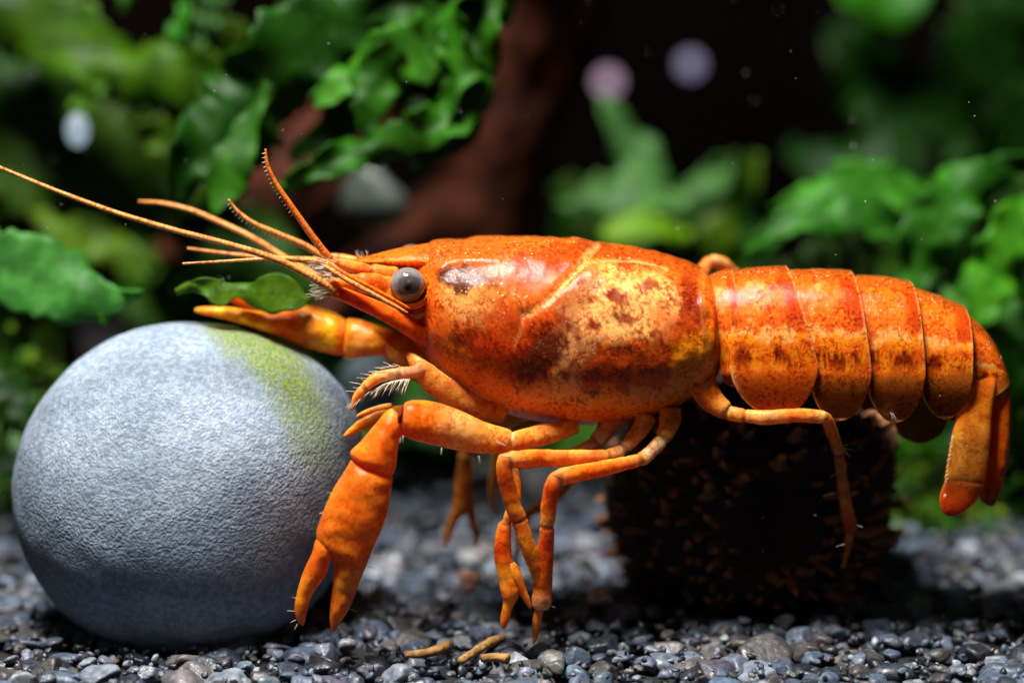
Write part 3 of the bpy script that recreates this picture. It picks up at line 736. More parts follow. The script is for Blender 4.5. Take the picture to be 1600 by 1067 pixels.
# near claw arm: thigh, wrist, hand with fixed finger, moving finger
shaped('claw_arm', [(905, 652, 905, 676, -2.5, .5), (850, 662, 858, 694, -4.0, .62), (806, 673, 806, 704, -5.0, .62), (800, 675, 799, 704, -5.1, .50), (794, 670, 794, 706, -5.2, .7), (757, 659, 757, 708, -5.8, .95), (715, 640, 715, 703, -6.4, 1.15),
        (673, 627, 673, 693, -6.9, 1.2), (643, 626, 638, 684, -7.2, 1.05), (632, 630, 628, 678, -7.3, .8)], 'pppwpptoop', m=40, fleck=.35)
wr = shaped('claw_wrist', [(612, 638, 633, 664, -7.3, .6), (601, 645, 630, 676, -7.3, .95), (585, 664, 624, 690, -7.4, 1.2), (563, 690, 621, 708, -7.5, 1.4), (547, 706, 619, 727, -7.6, 1.4), (551, 717, 614, 741, -7.6, 1.1)], 'pooooc', m=40)
shaped('joint_skin', [(626, 634, 633, 638, -7.55, .35), (622, 645, 631, 648, -7.7, .55), (619, 658, 627, 660, -7.6, .4)], 'ddd', sub=wr)
hand = shaped('claw_hand', [(548, 719, 611, 740, -7.7, .95), (541, 731, 613, 752, -7.8, 1.3), (521, 763, 607, 795, -7.9, 1.4), (505, 798, 598, 824, -8.0, 1.4), (494, 832, 588, 846, -8.0, 1.3), (500, 850, 581, 862, -8.0, 1.3),
        (520, 872, 574, 880, -8.0, 1.1), (521, 900, 563, 906, -8.0, .9), (517, 935, 549, 943, -8.0, .66), (515, 964, 533, 971, -8.0, .42), (517, 986, 520, 988, -8.0, .1)], 'oooooooyooy', m=44)
shaped('claw_finger', [(500, 834, 534, 852, -8.1, .7), (492, 846, 524, 864, -8.1, .85), (487, 864, 516, 877, -8.1, .82), (474, 892, 509, 898, -8.1, .72), (464, 925, 488, 928, -8.1, .52), (460, 952, 480, 954, -8.1, .36), (465, 970, 476, 973, -8.1, .18), (471, 976, 473, 977, -8.1, .06)], 'coooyoyy', m=28)
# far claw, reaching over the round stone
shaped('claw_arm', [(760, 590, 750, 630, .5, .8), (700, 555, 690, 615, .8, 1.0), (655, 530, 640, 592, 1.2, 1.05), (625, 520, 612, 572, 1.5, 1.0), (606, 517, 600, 556, 1.7, .8)], 'ppppo', m=36)
shaped('claw_wrist', [(612, 515, 603, 556, 1.7, .75), (590, 508, 590, 556, 1.9, 1.1), (565, 500, 565, 558, 2.1, 1.2), (546, 497, 541, 561, 2.3, 1.15), (541, 499, 537, 556, 2.35, .9)], 'pypyo', m=36)
shaped('claw_hand', [(540, 499, 537, 553, 2.4, .9), (532, 494, 531, 555, 2.4, 1.15), (515, 486, 515, 552, 2.5, 1.3), (478, 477, 482, 544, 2.6, 1.3), (447, 485, 449, 530, 2.6, 1.05), (405, 486, 405, 514, 2.6, .75), (361, 480, 352, 499, 2.6, .5), (318, 479, 316, 491, 2.6, .3), (305, 481, 304, 487, 2.6, .12)],
       'poqmoqqqg', m=40)
shaped('claw_finger', [(462, 478, 456, 500, 3.4, .5), (430, 478, 420, 494, 3.8, .5), (390, 464, 382, 480, 3.9, .45), (350, 453, 345, 467, 3.8, .38), (312, 445, 310, 458, 3.6, .28), (288, 444, 287, 453, 3.4, .14), (281, 447, 281, 450, 3.4, .05)], 'ccooqqg', m=24)

# walking legs, near side
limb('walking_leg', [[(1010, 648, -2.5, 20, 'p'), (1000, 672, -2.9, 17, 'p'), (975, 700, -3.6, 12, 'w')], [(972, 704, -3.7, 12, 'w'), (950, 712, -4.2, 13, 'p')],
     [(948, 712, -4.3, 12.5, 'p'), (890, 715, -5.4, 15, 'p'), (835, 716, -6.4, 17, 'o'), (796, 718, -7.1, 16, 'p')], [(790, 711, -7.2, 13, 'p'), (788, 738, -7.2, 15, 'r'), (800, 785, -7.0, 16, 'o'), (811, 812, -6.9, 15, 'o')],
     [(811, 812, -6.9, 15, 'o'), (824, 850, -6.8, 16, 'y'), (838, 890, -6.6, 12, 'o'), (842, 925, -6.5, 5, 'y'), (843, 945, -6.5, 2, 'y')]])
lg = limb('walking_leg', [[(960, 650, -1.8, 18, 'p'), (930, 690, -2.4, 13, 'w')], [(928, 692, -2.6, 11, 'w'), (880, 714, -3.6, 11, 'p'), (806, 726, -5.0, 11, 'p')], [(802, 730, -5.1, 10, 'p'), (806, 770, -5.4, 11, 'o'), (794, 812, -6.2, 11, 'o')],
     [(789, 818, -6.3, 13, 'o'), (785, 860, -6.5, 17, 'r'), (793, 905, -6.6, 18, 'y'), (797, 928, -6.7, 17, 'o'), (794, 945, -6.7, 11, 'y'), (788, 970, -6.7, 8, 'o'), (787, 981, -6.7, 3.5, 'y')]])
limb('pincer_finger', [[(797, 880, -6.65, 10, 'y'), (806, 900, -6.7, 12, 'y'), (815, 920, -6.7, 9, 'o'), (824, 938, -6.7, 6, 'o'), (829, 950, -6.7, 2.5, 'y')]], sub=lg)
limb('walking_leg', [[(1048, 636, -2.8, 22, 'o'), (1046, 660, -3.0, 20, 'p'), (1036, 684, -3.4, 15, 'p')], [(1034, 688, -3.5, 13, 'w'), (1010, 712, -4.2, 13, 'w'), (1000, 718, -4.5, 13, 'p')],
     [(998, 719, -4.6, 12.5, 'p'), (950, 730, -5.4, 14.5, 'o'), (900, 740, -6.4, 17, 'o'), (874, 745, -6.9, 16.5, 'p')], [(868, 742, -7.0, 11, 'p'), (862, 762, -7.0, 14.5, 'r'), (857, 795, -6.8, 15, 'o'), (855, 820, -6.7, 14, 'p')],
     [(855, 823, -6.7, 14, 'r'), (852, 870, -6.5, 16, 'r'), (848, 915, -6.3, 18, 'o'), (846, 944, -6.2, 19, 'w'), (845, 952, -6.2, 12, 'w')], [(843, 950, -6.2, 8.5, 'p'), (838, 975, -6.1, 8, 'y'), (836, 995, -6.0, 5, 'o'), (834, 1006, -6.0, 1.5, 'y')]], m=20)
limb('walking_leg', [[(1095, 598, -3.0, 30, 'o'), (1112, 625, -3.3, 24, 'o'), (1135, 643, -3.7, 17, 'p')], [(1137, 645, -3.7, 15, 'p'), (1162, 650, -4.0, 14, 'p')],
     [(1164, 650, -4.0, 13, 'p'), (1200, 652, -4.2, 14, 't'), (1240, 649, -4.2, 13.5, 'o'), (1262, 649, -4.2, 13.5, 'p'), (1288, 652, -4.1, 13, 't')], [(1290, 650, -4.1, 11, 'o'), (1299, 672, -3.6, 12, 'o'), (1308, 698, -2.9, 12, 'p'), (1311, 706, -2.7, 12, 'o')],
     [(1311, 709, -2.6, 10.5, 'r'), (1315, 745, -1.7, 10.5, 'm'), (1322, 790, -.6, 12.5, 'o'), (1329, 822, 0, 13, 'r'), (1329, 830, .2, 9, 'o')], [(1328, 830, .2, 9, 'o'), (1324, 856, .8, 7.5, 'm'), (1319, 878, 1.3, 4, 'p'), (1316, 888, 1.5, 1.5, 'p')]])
# far side legs
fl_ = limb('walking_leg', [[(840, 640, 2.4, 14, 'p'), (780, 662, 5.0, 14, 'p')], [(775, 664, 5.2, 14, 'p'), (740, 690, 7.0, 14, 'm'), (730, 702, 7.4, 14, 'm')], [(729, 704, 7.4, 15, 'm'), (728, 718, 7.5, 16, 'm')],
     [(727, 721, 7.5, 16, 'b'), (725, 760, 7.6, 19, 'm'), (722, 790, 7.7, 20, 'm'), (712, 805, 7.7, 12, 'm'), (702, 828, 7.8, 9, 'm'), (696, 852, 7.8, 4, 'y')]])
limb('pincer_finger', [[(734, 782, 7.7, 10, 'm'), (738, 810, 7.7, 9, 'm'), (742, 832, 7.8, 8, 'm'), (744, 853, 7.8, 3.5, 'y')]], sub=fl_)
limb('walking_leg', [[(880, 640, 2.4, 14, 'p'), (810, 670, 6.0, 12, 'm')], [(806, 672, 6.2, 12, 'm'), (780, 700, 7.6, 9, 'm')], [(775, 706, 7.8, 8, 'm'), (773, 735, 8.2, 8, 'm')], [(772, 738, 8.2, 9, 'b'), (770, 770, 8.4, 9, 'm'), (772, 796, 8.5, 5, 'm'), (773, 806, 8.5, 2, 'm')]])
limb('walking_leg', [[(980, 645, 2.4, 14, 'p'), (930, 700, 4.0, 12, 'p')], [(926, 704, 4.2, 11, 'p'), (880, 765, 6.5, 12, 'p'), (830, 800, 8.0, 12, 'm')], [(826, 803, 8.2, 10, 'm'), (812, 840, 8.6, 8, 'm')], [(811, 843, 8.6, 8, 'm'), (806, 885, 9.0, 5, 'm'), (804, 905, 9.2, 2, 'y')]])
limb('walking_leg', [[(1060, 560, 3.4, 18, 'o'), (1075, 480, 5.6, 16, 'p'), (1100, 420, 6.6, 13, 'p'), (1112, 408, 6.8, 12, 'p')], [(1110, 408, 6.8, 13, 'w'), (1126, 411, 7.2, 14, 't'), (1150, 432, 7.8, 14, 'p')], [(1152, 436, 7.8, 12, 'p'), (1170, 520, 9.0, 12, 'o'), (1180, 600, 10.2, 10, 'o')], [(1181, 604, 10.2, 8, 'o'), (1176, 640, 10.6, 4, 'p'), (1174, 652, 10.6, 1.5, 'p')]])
# far front leg reaching past the wrist of the near claw
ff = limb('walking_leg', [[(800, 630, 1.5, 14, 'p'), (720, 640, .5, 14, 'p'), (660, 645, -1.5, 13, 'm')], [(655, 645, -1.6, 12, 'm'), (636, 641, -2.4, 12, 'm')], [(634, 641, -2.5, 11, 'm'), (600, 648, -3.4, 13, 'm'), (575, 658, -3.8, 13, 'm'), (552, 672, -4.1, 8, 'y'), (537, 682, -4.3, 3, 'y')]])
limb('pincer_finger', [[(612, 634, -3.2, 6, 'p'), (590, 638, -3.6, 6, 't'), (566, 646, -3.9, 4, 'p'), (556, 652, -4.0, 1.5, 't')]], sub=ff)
# mouthparts
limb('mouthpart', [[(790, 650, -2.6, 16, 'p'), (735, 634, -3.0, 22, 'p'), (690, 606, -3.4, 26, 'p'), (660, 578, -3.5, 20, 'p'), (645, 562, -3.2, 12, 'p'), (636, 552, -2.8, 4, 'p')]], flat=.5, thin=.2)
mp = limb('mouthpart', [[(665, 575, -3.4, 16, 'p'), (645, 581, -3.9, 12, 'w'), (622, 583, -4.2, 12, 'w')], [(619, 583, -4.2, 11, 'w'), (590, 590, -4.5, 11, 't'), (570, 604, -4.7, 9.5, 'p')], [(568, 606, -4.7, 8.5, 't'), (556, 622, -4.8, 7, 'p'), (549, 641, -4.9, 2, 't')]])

def bristles(hairs, sub, r0=.035):
    V, F = [], []; off = 0
    for (a, b, d0, a1, b1, d1) in hairs:
        p0 = P(a, b, d0); p1 = P(a1, b1, d1); t = np.linspace(0, 1, 5)[:, None]
        sag = np.array([0, 0, -.08]) * np.linalg.norm(p1 - p0) * (t * t)
        pts = p0 * (1 - t) + p1 * t + sag
        v, f = loft(tube_rings(pts, r0 * (1 - .75 * t[:, 0]), 4)); V.append(v); F += [tuple(np.array(q) + off) for q in f]; off += len(v)
    o = part('bristles', np.concatenate(V), F, M_BRISTLE, cray, sub=sub); o['kind'] = 'stuff'
R = random.Random(3)
hs = []
for k in range(46):                                        # feathered mouth leg
    t = k / 45; x = 640 - 88 * t; y = 588 + 38 * t * t + 4; hs.append((x, y, -4.6, x - 4 - R.uniform(0, 14), y + R.uniform(10, 26) * (1 - .4 * t), -4.8 + R.uniform(-.5, .3)))
for k in range(14):
    t = k / 13; x = 625 - 70 * t; y = 572 + 40 * t * t; hs.append((x, y, -4.6, x - R.uniform(8, 22), y - R.uniform(0, 12), -4.8))
bristles(hs, mp, .026)

# front of the head: antennal scale, feeler bases, feelers
sc_ = shaped('antenna_scale', [(522, 444, 515, 463, -3.9, .3), (545, 452, 538, 472, -3.8, .5), (569, 461, 560, 483, -3.7, .6), (600, 474, 590, 497, -3.5, .7), (632, 490, 622, 516, -3.0, .8), (665, 505, 652, 535, -2.2, .8), (700, 520, 690, 550, -1.4, .6)], 'rrrccco'[:7], m=30)
hs = []
for k in range(60):
    t = R.random(); x = 524 - 8 * t; y = 444 + 20 * t; hs.append((x, y, -3.9 + R.uniform(-.3, .3), x - R.uniform(14, 40), y - 2 + R.uniform(-10, 8), -4.0 + R.uniform(-.6, .6)))
for k in range(110):
    x = R.uniform(505, 528); y = R.uniform(410, 442); hs.append((x, y, -2.4 + R.uniform(-.5, .5), x - R.uniform(12, 34), y - R.uniform(-4, 14), -2.6 + R.uniform(-.7, .7)))
bristles(hs, sc_, .024)
hs = [(560 + R.uniform(0, 130), 402 + R.uniform(-4, 2), 0, 0, 0, 0) for _ in range(0)]
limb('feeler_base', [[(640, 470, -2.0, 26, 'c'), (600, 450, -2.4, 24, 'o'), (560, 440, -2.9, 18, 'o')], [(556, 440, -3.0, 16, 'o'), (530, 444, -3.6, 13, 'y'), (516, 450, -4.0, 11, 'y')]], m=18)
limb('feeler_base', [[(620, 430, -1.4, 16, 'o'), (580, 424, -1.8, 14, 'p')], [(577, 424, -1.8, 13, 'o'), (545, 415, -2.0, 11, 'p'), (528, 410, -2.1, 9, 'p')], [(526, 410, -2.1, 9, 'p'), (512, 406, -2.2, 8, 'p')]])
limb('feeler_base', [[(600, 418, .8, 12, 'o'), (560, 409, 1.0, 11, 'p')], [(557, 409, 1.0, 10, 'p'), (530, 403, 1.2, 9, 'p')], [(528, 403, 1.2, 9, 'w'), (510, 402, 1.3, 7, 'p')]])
def feeler(name, ctrl, key, rings_px=7.0):
    A = np.array([[a, b, d, r, *KEY[key]] for a, b, d, r in ctrl], float)
    C = catmull(A, 1.6); s = np.concatenate([[0], np.cumsum(np.hypot(*np.diff(C[:, :2], axis=0).T))])
    wav = .5 + .5 * np.cos(s / rings_px * 2 * math.pi)                   # ringed joints
    rad = C[:, 3] * .04 * .78 * (1 - .09 * wav ** 4)
    v, f = loft(tube_rings(P(C[:, 0], C[:, 1], C[:, 2]), rad, 9)); c = C[:, 4:7] * np.array([.8, .8, .8]) * (1 - .35 * (wav ** 3)[:, None] * np.array([.3, .9, 1]))
    c = np.clip(np.concatenate([np.repeat(c, 9, 0), c[:1], c[-1:]]), 0, 1)
    return part(name, v, f, M_SHELL, cray, {'Col': c}), C
feeler('antenna', [(524, 455, -4.0, 10), (500, 440, -4.3, 9), (430, 405, -5.0, 7.5), (350, 380, -5.4, 6.2), (270, 359, -5.6, 5.6), (180, 332, -5.6, 5), (90, 299, -5.4, 4.2), (0, 262, -5.2, 3.4), (-80, 228, -5, 2.4), (-140, 205, -5, 1)], 't')
feeler('antenna', [(520, 440, 2.5, 8), (490, 428, 3.0, 7.5), (440, 400, 3.4, 7), (395, 372, 3.8, 6.5), (345, 348, 4.4, 6), (300, 329, 5.0, 5.2), (255, 318, 5.4, 4.4), (217, 315, 5.8, 3)], 't')
def spiky(ctrl, key, side, i0):
    o, C = feeler('antennule', ctrl, key, 6.0)
    hs = []; n = len(C); tg = np.gradient(C[:, :2], axis=0); tg /= np.linalg.norm(tg, axis=1)[:, None]
    for i in range(int(n * i0), n - 3, 4):
        nx, ny = -tg[i, 1] * side, tg[i, 0] * side
        for jj in (0, 1): hs.append((C[i, 0] + nx * C[i, 3] * .4, C[i, 1] + ny * C[i, 3] * .4, C[i, 2], C[i, 0] + nx * (C[i, 3] * .78 + 4) + R.uniform(-1, 1), C[i, 1] + ny * (C[i, 3] * .78 + 4), C[i, 2] + R.uniform(-.15, .15)))
    bristles(hs, o, .028)
spiky([(518, 408, 1.2, 8), (500, 398, 1.0, 7.5), (470, 381, .8, 7), (430, 364, .5, 6.5), (398, 350, .3, 5.5), (372, 331, .2, 4.2), (357, 312, .1, 2)], 't', -1, .45)
spiky([(516, 404, -2.2, 8), (505, 392, -2.3, 8), (480, 358, -2.5, 7), (452, 318, -2.6, 6.2), (430, 285, -2.6, 5.2), (418, 258, -2.6, 4.2), (415, 233, -2.6, 2)], 'p', -1, .45)
feeler('antennule', [(515, 408, 1.3, 6.5), (480, 406, 1.6, 6.5), (430, 404, 1.9, 5.5), (370, 398, 2.2, 4), (330, 393, 2.3, 3.2), (293, 388, 2.4, 2.4)], 't')
feeler('antennule', [(515, 410, -2.3, 6), (480, 407, -2.8, 6), (440, 404, -3.2, 5), (390, 406, -3.6, 3.6), (340, 409, -3.9, 3), (285, 412, -4.1, 2.2)], 't')
feeler('palp', [(508, 416, -4.4, 5), (540, 436, -4.7, 5), (580, 458, -4.9, 4.6), (615, 477, -4.9, 4), (637, 489, -4.8, 2)], 't', 9)
feeler('palp', [(512, 412, -4.2, 4.5), (545, 431, -4.5, 4.4), (585, 452, -4.75, 4), (615, 468, -4.85, 3.4), (640, 482, -4.8, 1.6)], 'y', 9)

# sparse stiff hairs on the claw, legs and tail
hs = []
def stub(x, y, d, ang, L): hs.append((x, y, d, x + L * math.cos(math.radians(ang)), y + L * math.sin(math.radians(ang)), d - .2))
for a in [(464, 935, 200), (462, 955, 190), (463, 968, 160), (466, 972, 120), (508, 800, 170), (518, 770, 190), (575, 884, 20), (563, 912, 20), (582, 862, 15), (545, 950, 20), (630, 680, 95), (626, 684, 100), (690, 700, 95), (748, 712, 80), (776, 690, 20)]:
    stub(a[0], a[1], -8.0, a[2], R.uniform(8, 18))
for a in [(1319, 696, -20), (1318, 700, 10), (1320, 703, 50), (1318, 706, 30), (1306, 740, 150), (1305, 770, 170), (1340, 820, 20), (1320, 850, 170), (836, 995, 150), (832, 1000, 190), (858, 945, 20)]:
    stub(a[0], a[1], -2.6 if a[0] > 1000 else -6.1, a[2], R.uniform(8, 20))
for k in range(4):
    x = 1384 + R.uniform(-6, 10); stub(x, 642, -3.7, 80 + R.uniform(-30, 20), R.uniform(8, 20))
for k in range(36):
    t = R.random(); stub(1490 - 12 * t, 680 + 95 * t, -3.3 + R.uniform(-.2, .2), 150 + R.uniform(-35, 25), R.uniform(3, 9))
for k in range(12):
    stub(555 + R.uniform(0, 22), 404, -.2, -100 + R.uniform(-30, 30), R.uniform(8, 18))
bristles(hs, None, .022)

# ---------------------------------------------------------------- leaf held by the far claw
def leaf_geo(ctrl, roll=0.0, ruffle=.5, freq=2.2, seed=0, nv=11, seg=6, cup=.15, ragged=.22):
    """ctrl: (px, py, depth, half width px); blade turned by roll about its midrib"""
    C = catmull(np.array(ctrl, float)[:, :4], seg); n = len(C)
    p = P(C[:, 0], C[:, 1], C[:, 2]); sc_mm = (C[:, 2] - CAM[1]) / FPX
    t = np.gradient(p, axis=0); t /= np.linalg.norm(t, axis=1)[:, None] + 1e-9
    n_ = np.array([0, 1., 0])[None] - t * t[:, 1:2]; n_ /= np.linalg.norm(n_, axis=1)[:, None] + 1e-9
    b = np.cross(t, n_)
    if np.ndim(roll) == 0: roll = np.full(n, roll)
    cr, sr = np.cos(roll)[:, None], np.sin(roll)[:, None]
    side = b * cr + n_ * sr; nor = -b * sr + n_ * cr
    u = np.linspace(-1, 1, nv); s = np.concatenate([[0], np.cumsum(np.linalg.norm(np.diff(p, axis=0), axis=1))])
    hw = C[:, 3] * sc_mm
    ph = seed * 1.7
    freq = freq * 1.35; s_ = s + 1.2 * vnoise(s * .25, 0 * s + seed, seed)
    wv = np.sin(s_[:, None] * freq + ph + np.where(u > 0, 1.4, 0)[None]) + .5 * np.sin(s[:, None] * freq * 2.3 + ph * 2 + u[None])
    wid = hw[:, None] * u[None] * (1 + ragged * (vnoise(s[:, None] * 1.6 + 40 * (u > 0)[None], 0 * s[:, None] + seed, seed) - .5) * 2)
    g = p[:, None] + side[:, None] * wid[..., None] + nor[:, None] * (ruffle * wv * np.abs(u[None]) ** 1.7 + cup * hw[:, None] * u[None] ** 2)[..., None]
    return g.reshape(-1, 3), ring_faces(n, nv, 0, False), n, u
def leaf_cols(v, n, u, col, seed):
    x, y = proj(v); k = fbm(x * .02 + seed * 7, y * .02, seed)[:, None]
    mid = np.tile(np.exp(-(u / .1) ** 2), n)[:, None]
    return np.clip(np.array(col) * (.45 + 1.0 * k) * (1 - .22 * mid) * np.array([.66, .8, .42]), 0, 1)

lv, lf, n, u = leaf_geo([(274, 456, 1.6, 4), (300, 447, 1.5, 9), (325, 449, 1.4, 16), (345, 458, 1.3, 22), (362, 455, 1.4, 14), (378, 455, 1.5, 12), (400, 460, 1.2, 22), (430, 459, .9, 31), (458, 464, .9, 23), (474, 468, 1.0, 12), (484, 467, 1.1, 2)], .25, .22, 1.1, 3, 13, 4, .1, .12)
o0 = lv.mean(0)
lo = link('leaf_fragment', make_mesh('leaf_fragment', lv - o0, lf, {'Col': leaf_cols(lv, n, u, (.17, .30, .025), 3)}), M_LEAF, None, o0)
mod = lo.modifiers.new('thickness', 'SOLIDIFY'); mod.thickness = .12 * MM; mod.offset = 0
tag(lo, 'torn bright green leaf piece pinched in the claw above the round stone', 'leaf')

# ---------------------------------------------------------------- plants
def plant(name, label, base, leaves, stems=(), group=None):
    root = thing(name, label, 'plant', base, group)
    for k, (ctrl, col, kw) in enumerate(leaves):
        kw = dict(kw); kw.setdefault('seed', k + len(leaves)); v, f, n, u = leaf_geo(ctrl, **kw)
        part('leaf', v, f, M_LEAF, root, {'Col': leaf_cols(v, n, u, col, kw['seed'])}, solid=.14)
    for ctrl in stems:
        C = catmull(np.array(ctrl, float), 8); v, f = loft(tube_rings(P(C[:, 0], C[:, 1], C[:, 2]), C[:, 3] * .04, 8))
        part('stem', v, f, M_LEAF, root, {'Col': np.tile([.06, .12, .02], (len(v), 1))})
    return root
G1 = (.05, .18, .015); G2 = (.03, .10, .01); G3 = (.10, .28, .03); G4 = (.08, .17, .008); G5 = (.16, .36, .13); G6 = (.02, .07, .012)
def gbase(px, d): return np.array([P(px, 900, d)[0], d, GZ])
plant('ruffled_plant', 'green plant with long ruffled ribbon leaves hanging behind the feelers', P(780, -110, 22), [
    ([(640, -60, 20, 34), (560, 10, 20, 56), (470, 70, 19, 72), (405, 150, 18, 76), (345, 220, 17, 66), (292, 262, 16, 42), (278, 318, 15, 8)], (.018, .085, .008), dict(roll=.2, ruffle=1.5, freq=.42)),
    ([(420, 130, 17, 8), (388, 200, 16, 22), (362, 255, 15, 34), (345, 300, 14.5, 26), (335, 335, 14, 5)], (.05, .19, .012), dict(roll=-.3, ruffle=.4, freq=.6)),
    ([(405, 90, 22, 6), (460, 20, 21, 26), (560, -5, 21, 38), (650, 15, 21, 38), (740, 30, 22, 34), (800, -30, 23, 18)], (.035, .13, .01), dict(roll=.5, ruffle=1.1, freq=.5)),
    ([(490, 160, 18, 12), (560, 118, 18, 36), (620, 92, 18.5, 50), (680, 72, 19, 50), (735, 30, 20, 42), (790, -50, 21, 20)], (.07, .25, .02), dict(roll=.2, ruffle=1.4, freq=.55)),
    ([(620, 70, 18, 22), (592, 120, 17.5, 34), (580, 165, 17, 30), (566, 208, 17, 4)], (.04, .16, .012), dict(roll=.2, ruffle=.6, freq=.6)),
    ([(425, 300, 15, 5), (480, 272, 15, 15), (530, 248, 15.5, 26), (590, 230, 16, 27), (650, 208, 16.5, 32), (705, 178, 17, 38), (730, 110, 18, 42), (745, 30, 19, 40), (775, -60, 20, 22)], (.045, .18, .012), dict(roll=.2, ruffle=1.1, freq=.6)),
    ([(690, 220, 17, 6), (708, 150, 17, 24), (712, 80, 17.5, 30), (712, 10, 18, 30), (750, -60, 19, 14)], (.06, .24, .02), dict(roll=.8, ruffle=1.1, freq=.7)),
    ([(455, 250, 24, 8), (520, 190, 23, 34), (570, 120, 22.5, 44), (610, 40, 22, 44), (680, -60, 22, 24)], (.015, .07, .007), dict(roll=.2, ruffle=1.0, freq=.5)),
    ([(650, 60, 24, 20), (690, 130, 23, 50), (690, 210, 22, 50), (650, 270, 22, 10)], (.015, .07, .007), dict(roll=.2, ruffle=1.0, freq=.5)),
    ([(655, 95, 20, 10), (690, 60, 19, 18), (735, 70, 18, 14), (748, 115, 17.5, 4)], (.12, .28, .10), dict(roll=.9, ruffle=.8, freq=1.2))],
    [[(740, -40, 21, 8), (775, -85, 22, 10), (800, -160, 24, 11)]])
plant('broad_leaf_plant', 'plant with one broad pale green leaf drooping behind the round stone', gbase(-40, 14), [
    ([(-90, 370, 11, 14), (-30, 405, 10.5, 50), (30, 425, 10, 60), (75, 440, 9.6, 62), (115, 455, 9.2, 52), (150, 466, 9, 36), (180, 468, 8.8, 20), (205, 463, 8.6, 8), (228, 458, 8.6, 2)], (.11, .36, .11), dict(roll=.3, ruffle=.5, freq=.55, cup=.12, ragged=.12)),
    ([(168, 474, 9, 4), (165, 490, 8.9, 9), (159, 508, 8.8, 3)], (.14, .45, .03), dict(roll=.1, ruffle=.1)),
    ([(-60, 560, 20, 16), (-10, 590, 19, 34), (30, 640, 18, 26), (55, 700, 17, 5)], G6, dict(roll=.4, ruffle=.6))],
    [[(-70, 360, 11, 7), (-110, 600, 12, 8), (-90, 900, 14, 9)]])
plant('olive_plant', 'blurred olive green plant with wide curling leaves behind the long antenna', gbase(80, 34), [
    ([(-60, -20, 38, 40), (30, 20, 37, 62), (110, 60, 36, 62), (180, 105, 35, 50), (260, 115, 34, 44), (330, 130, 33, 42), (365, 170, 33, 12)], G4, dict(roll=.3, ruffle=1.2, freq=.4)),
    ([(170, 95, 34, 16), (150, 130, 34, 22), (125, 165, 34, 18), (105, 190, 34, 5)], (.13, .28, .02), dict(roll=-.2, ruffle=.5)),
    ([(370, 30, 36, 16), (355, 90, 36, 22), (345, 150, 35, 36), (310, 200, 35, 44), (250, 210, 35, 30), (190, 190, 36, 8)], (.14, .24, .015), dict(roll=.3, ruffle=.9, freq=.5)),
    ([(-40, 250, 42, 40), (60, 260, 42, 90), (170, 270, 42, 100), (290, 280, 42, 70), (360, 300, 41, 20)], (.05, .10, .008), dict(roll=.15, ruffle=1.5, freq=.35)),
    ([(-40, 120, 44, 40), (30, 160, 43, 80), (100, 230, 43, 70), (130, 320, 42, 20)], (.03, .09, .008), dict(roll=.1, ruffle=1.0, freq=.4)),
    ([(288, -40, 30, 10), (288, 10, 30, 9), (284, 38, 29.5, 12), (272, 58, 29, 14), (265, 72, 29, 3)], (.07, .34, .02), dict(roll=.3, ruffle=.3)),
    ([(350, -40, 34, 18), (335, 10, 34, 24), (320, 45, 34, 18), (305, 75, 34, 5)], (.10, .22, .10), dict(roll=.3, ruffle=.5)),
    ([(192, -30, 36, 8), (194, 0, 36, 8), (190, 20, 36, 3)], (.05, .2, .02), dict(roll=.3, ruffle=.2)),
    ([(60, 330, 40, 14), (95, 370, 39, 36), (150, 380, 38, 34), (200, 400, 37, 28), (235, 430, 37, 8)], (.17, .27, .03), dict(roll=.4, ruffle=1.0, freq=.7)),
    ([(240, 300, 44, 30), (330, 360, 43, 70), (420, 420, 42, 60), (500, 470, 42, 16)], (.035, .10, .008), dict(roll=.2, ruffle=1.0, freq=.4))],
    [[(80, 100, 44, 9), (90, 400, 46, 10), (80, 760, 46, 12)]])
plant('arching_plant', 'bright green plant with arching leaves right behind the tail', gbase(1560, 30), [
    ([(1165, 395, 26, 8), (1215, 360, 26, 18), (1280, 340, 26, 30), (1345, 335, 26, 34), (1405, 365, 27, 26), (1440, 420, 28, 8)], (.06, .26, .03), dict(roll=.7, ruffle=.7, freq=.6)),
    ([(1205, 335, 30, 8), (1260, 315, 30, 28), (1330, 295, 30, 42), (1400, 295, 31, 40), (1470, 320, 32, 16)], (.10, .36, .05), dict(roll=.35, ruffle=1.0, freq=.6)),
    ([(1425, 470, 22, 12), (1440, 400, 22, 36), (1470, 340, 22, 48), (1510, 295, 23, 46), (1560, 270, 24, 30), (1630, 260, 26, 12)], (.06, .24, .03), dict(roll=.2, ruffle=1.2, freq=.6)),
    ([(1640, 300, 20, 16), (1595, 350, 19.5, 40), (1560, 410, 19, 42), (1530, 470, 19, 38), (1510, 520, 19, 12)], (.09, .34, .02), dict(roll=-.3, ruffle=1.2, freq=.7)),
    ([(1400, 440, 24, 14), (1460, 455, 23, 40), (1530, 480, 22, 48), (1590, 520, 22, 44), (1640, 560, 22, 14)], (.15, .38, .13), dict(roll=.7, ruffle=.9, freq=.7)),
    ([(1640, 400, 30, 30), (1590, 480, 29, 60), (1575, 570, 28, 56), (1590, 660, 28, 40), (1600, 720, 28, 10)], (.04, .18, .015), dict(roll=.2, ruffle=1.0, freq=.5)),
    ([(1500, 560, 32, 20), (1450, 620, 31, 46), (1425, 700, 30, 48), (1420, 780, 30, 36), (1425, 830, 30, 8)], (.07, .26, .03), dict(roll=.2, ruffle=.9, freq=.5)),
    ([(1380, 360, 36, 20), (1330, 400, 36, 40), (1270, 420, 36, 36), (1210, 430, 36, 10)], (.05, .08, .03), dict(roll=.3, ruffle=.8))],
    [[(1600, 250, 32, 9), (1620, 500, 32, 10), (1590, 860, 30, 11)]])
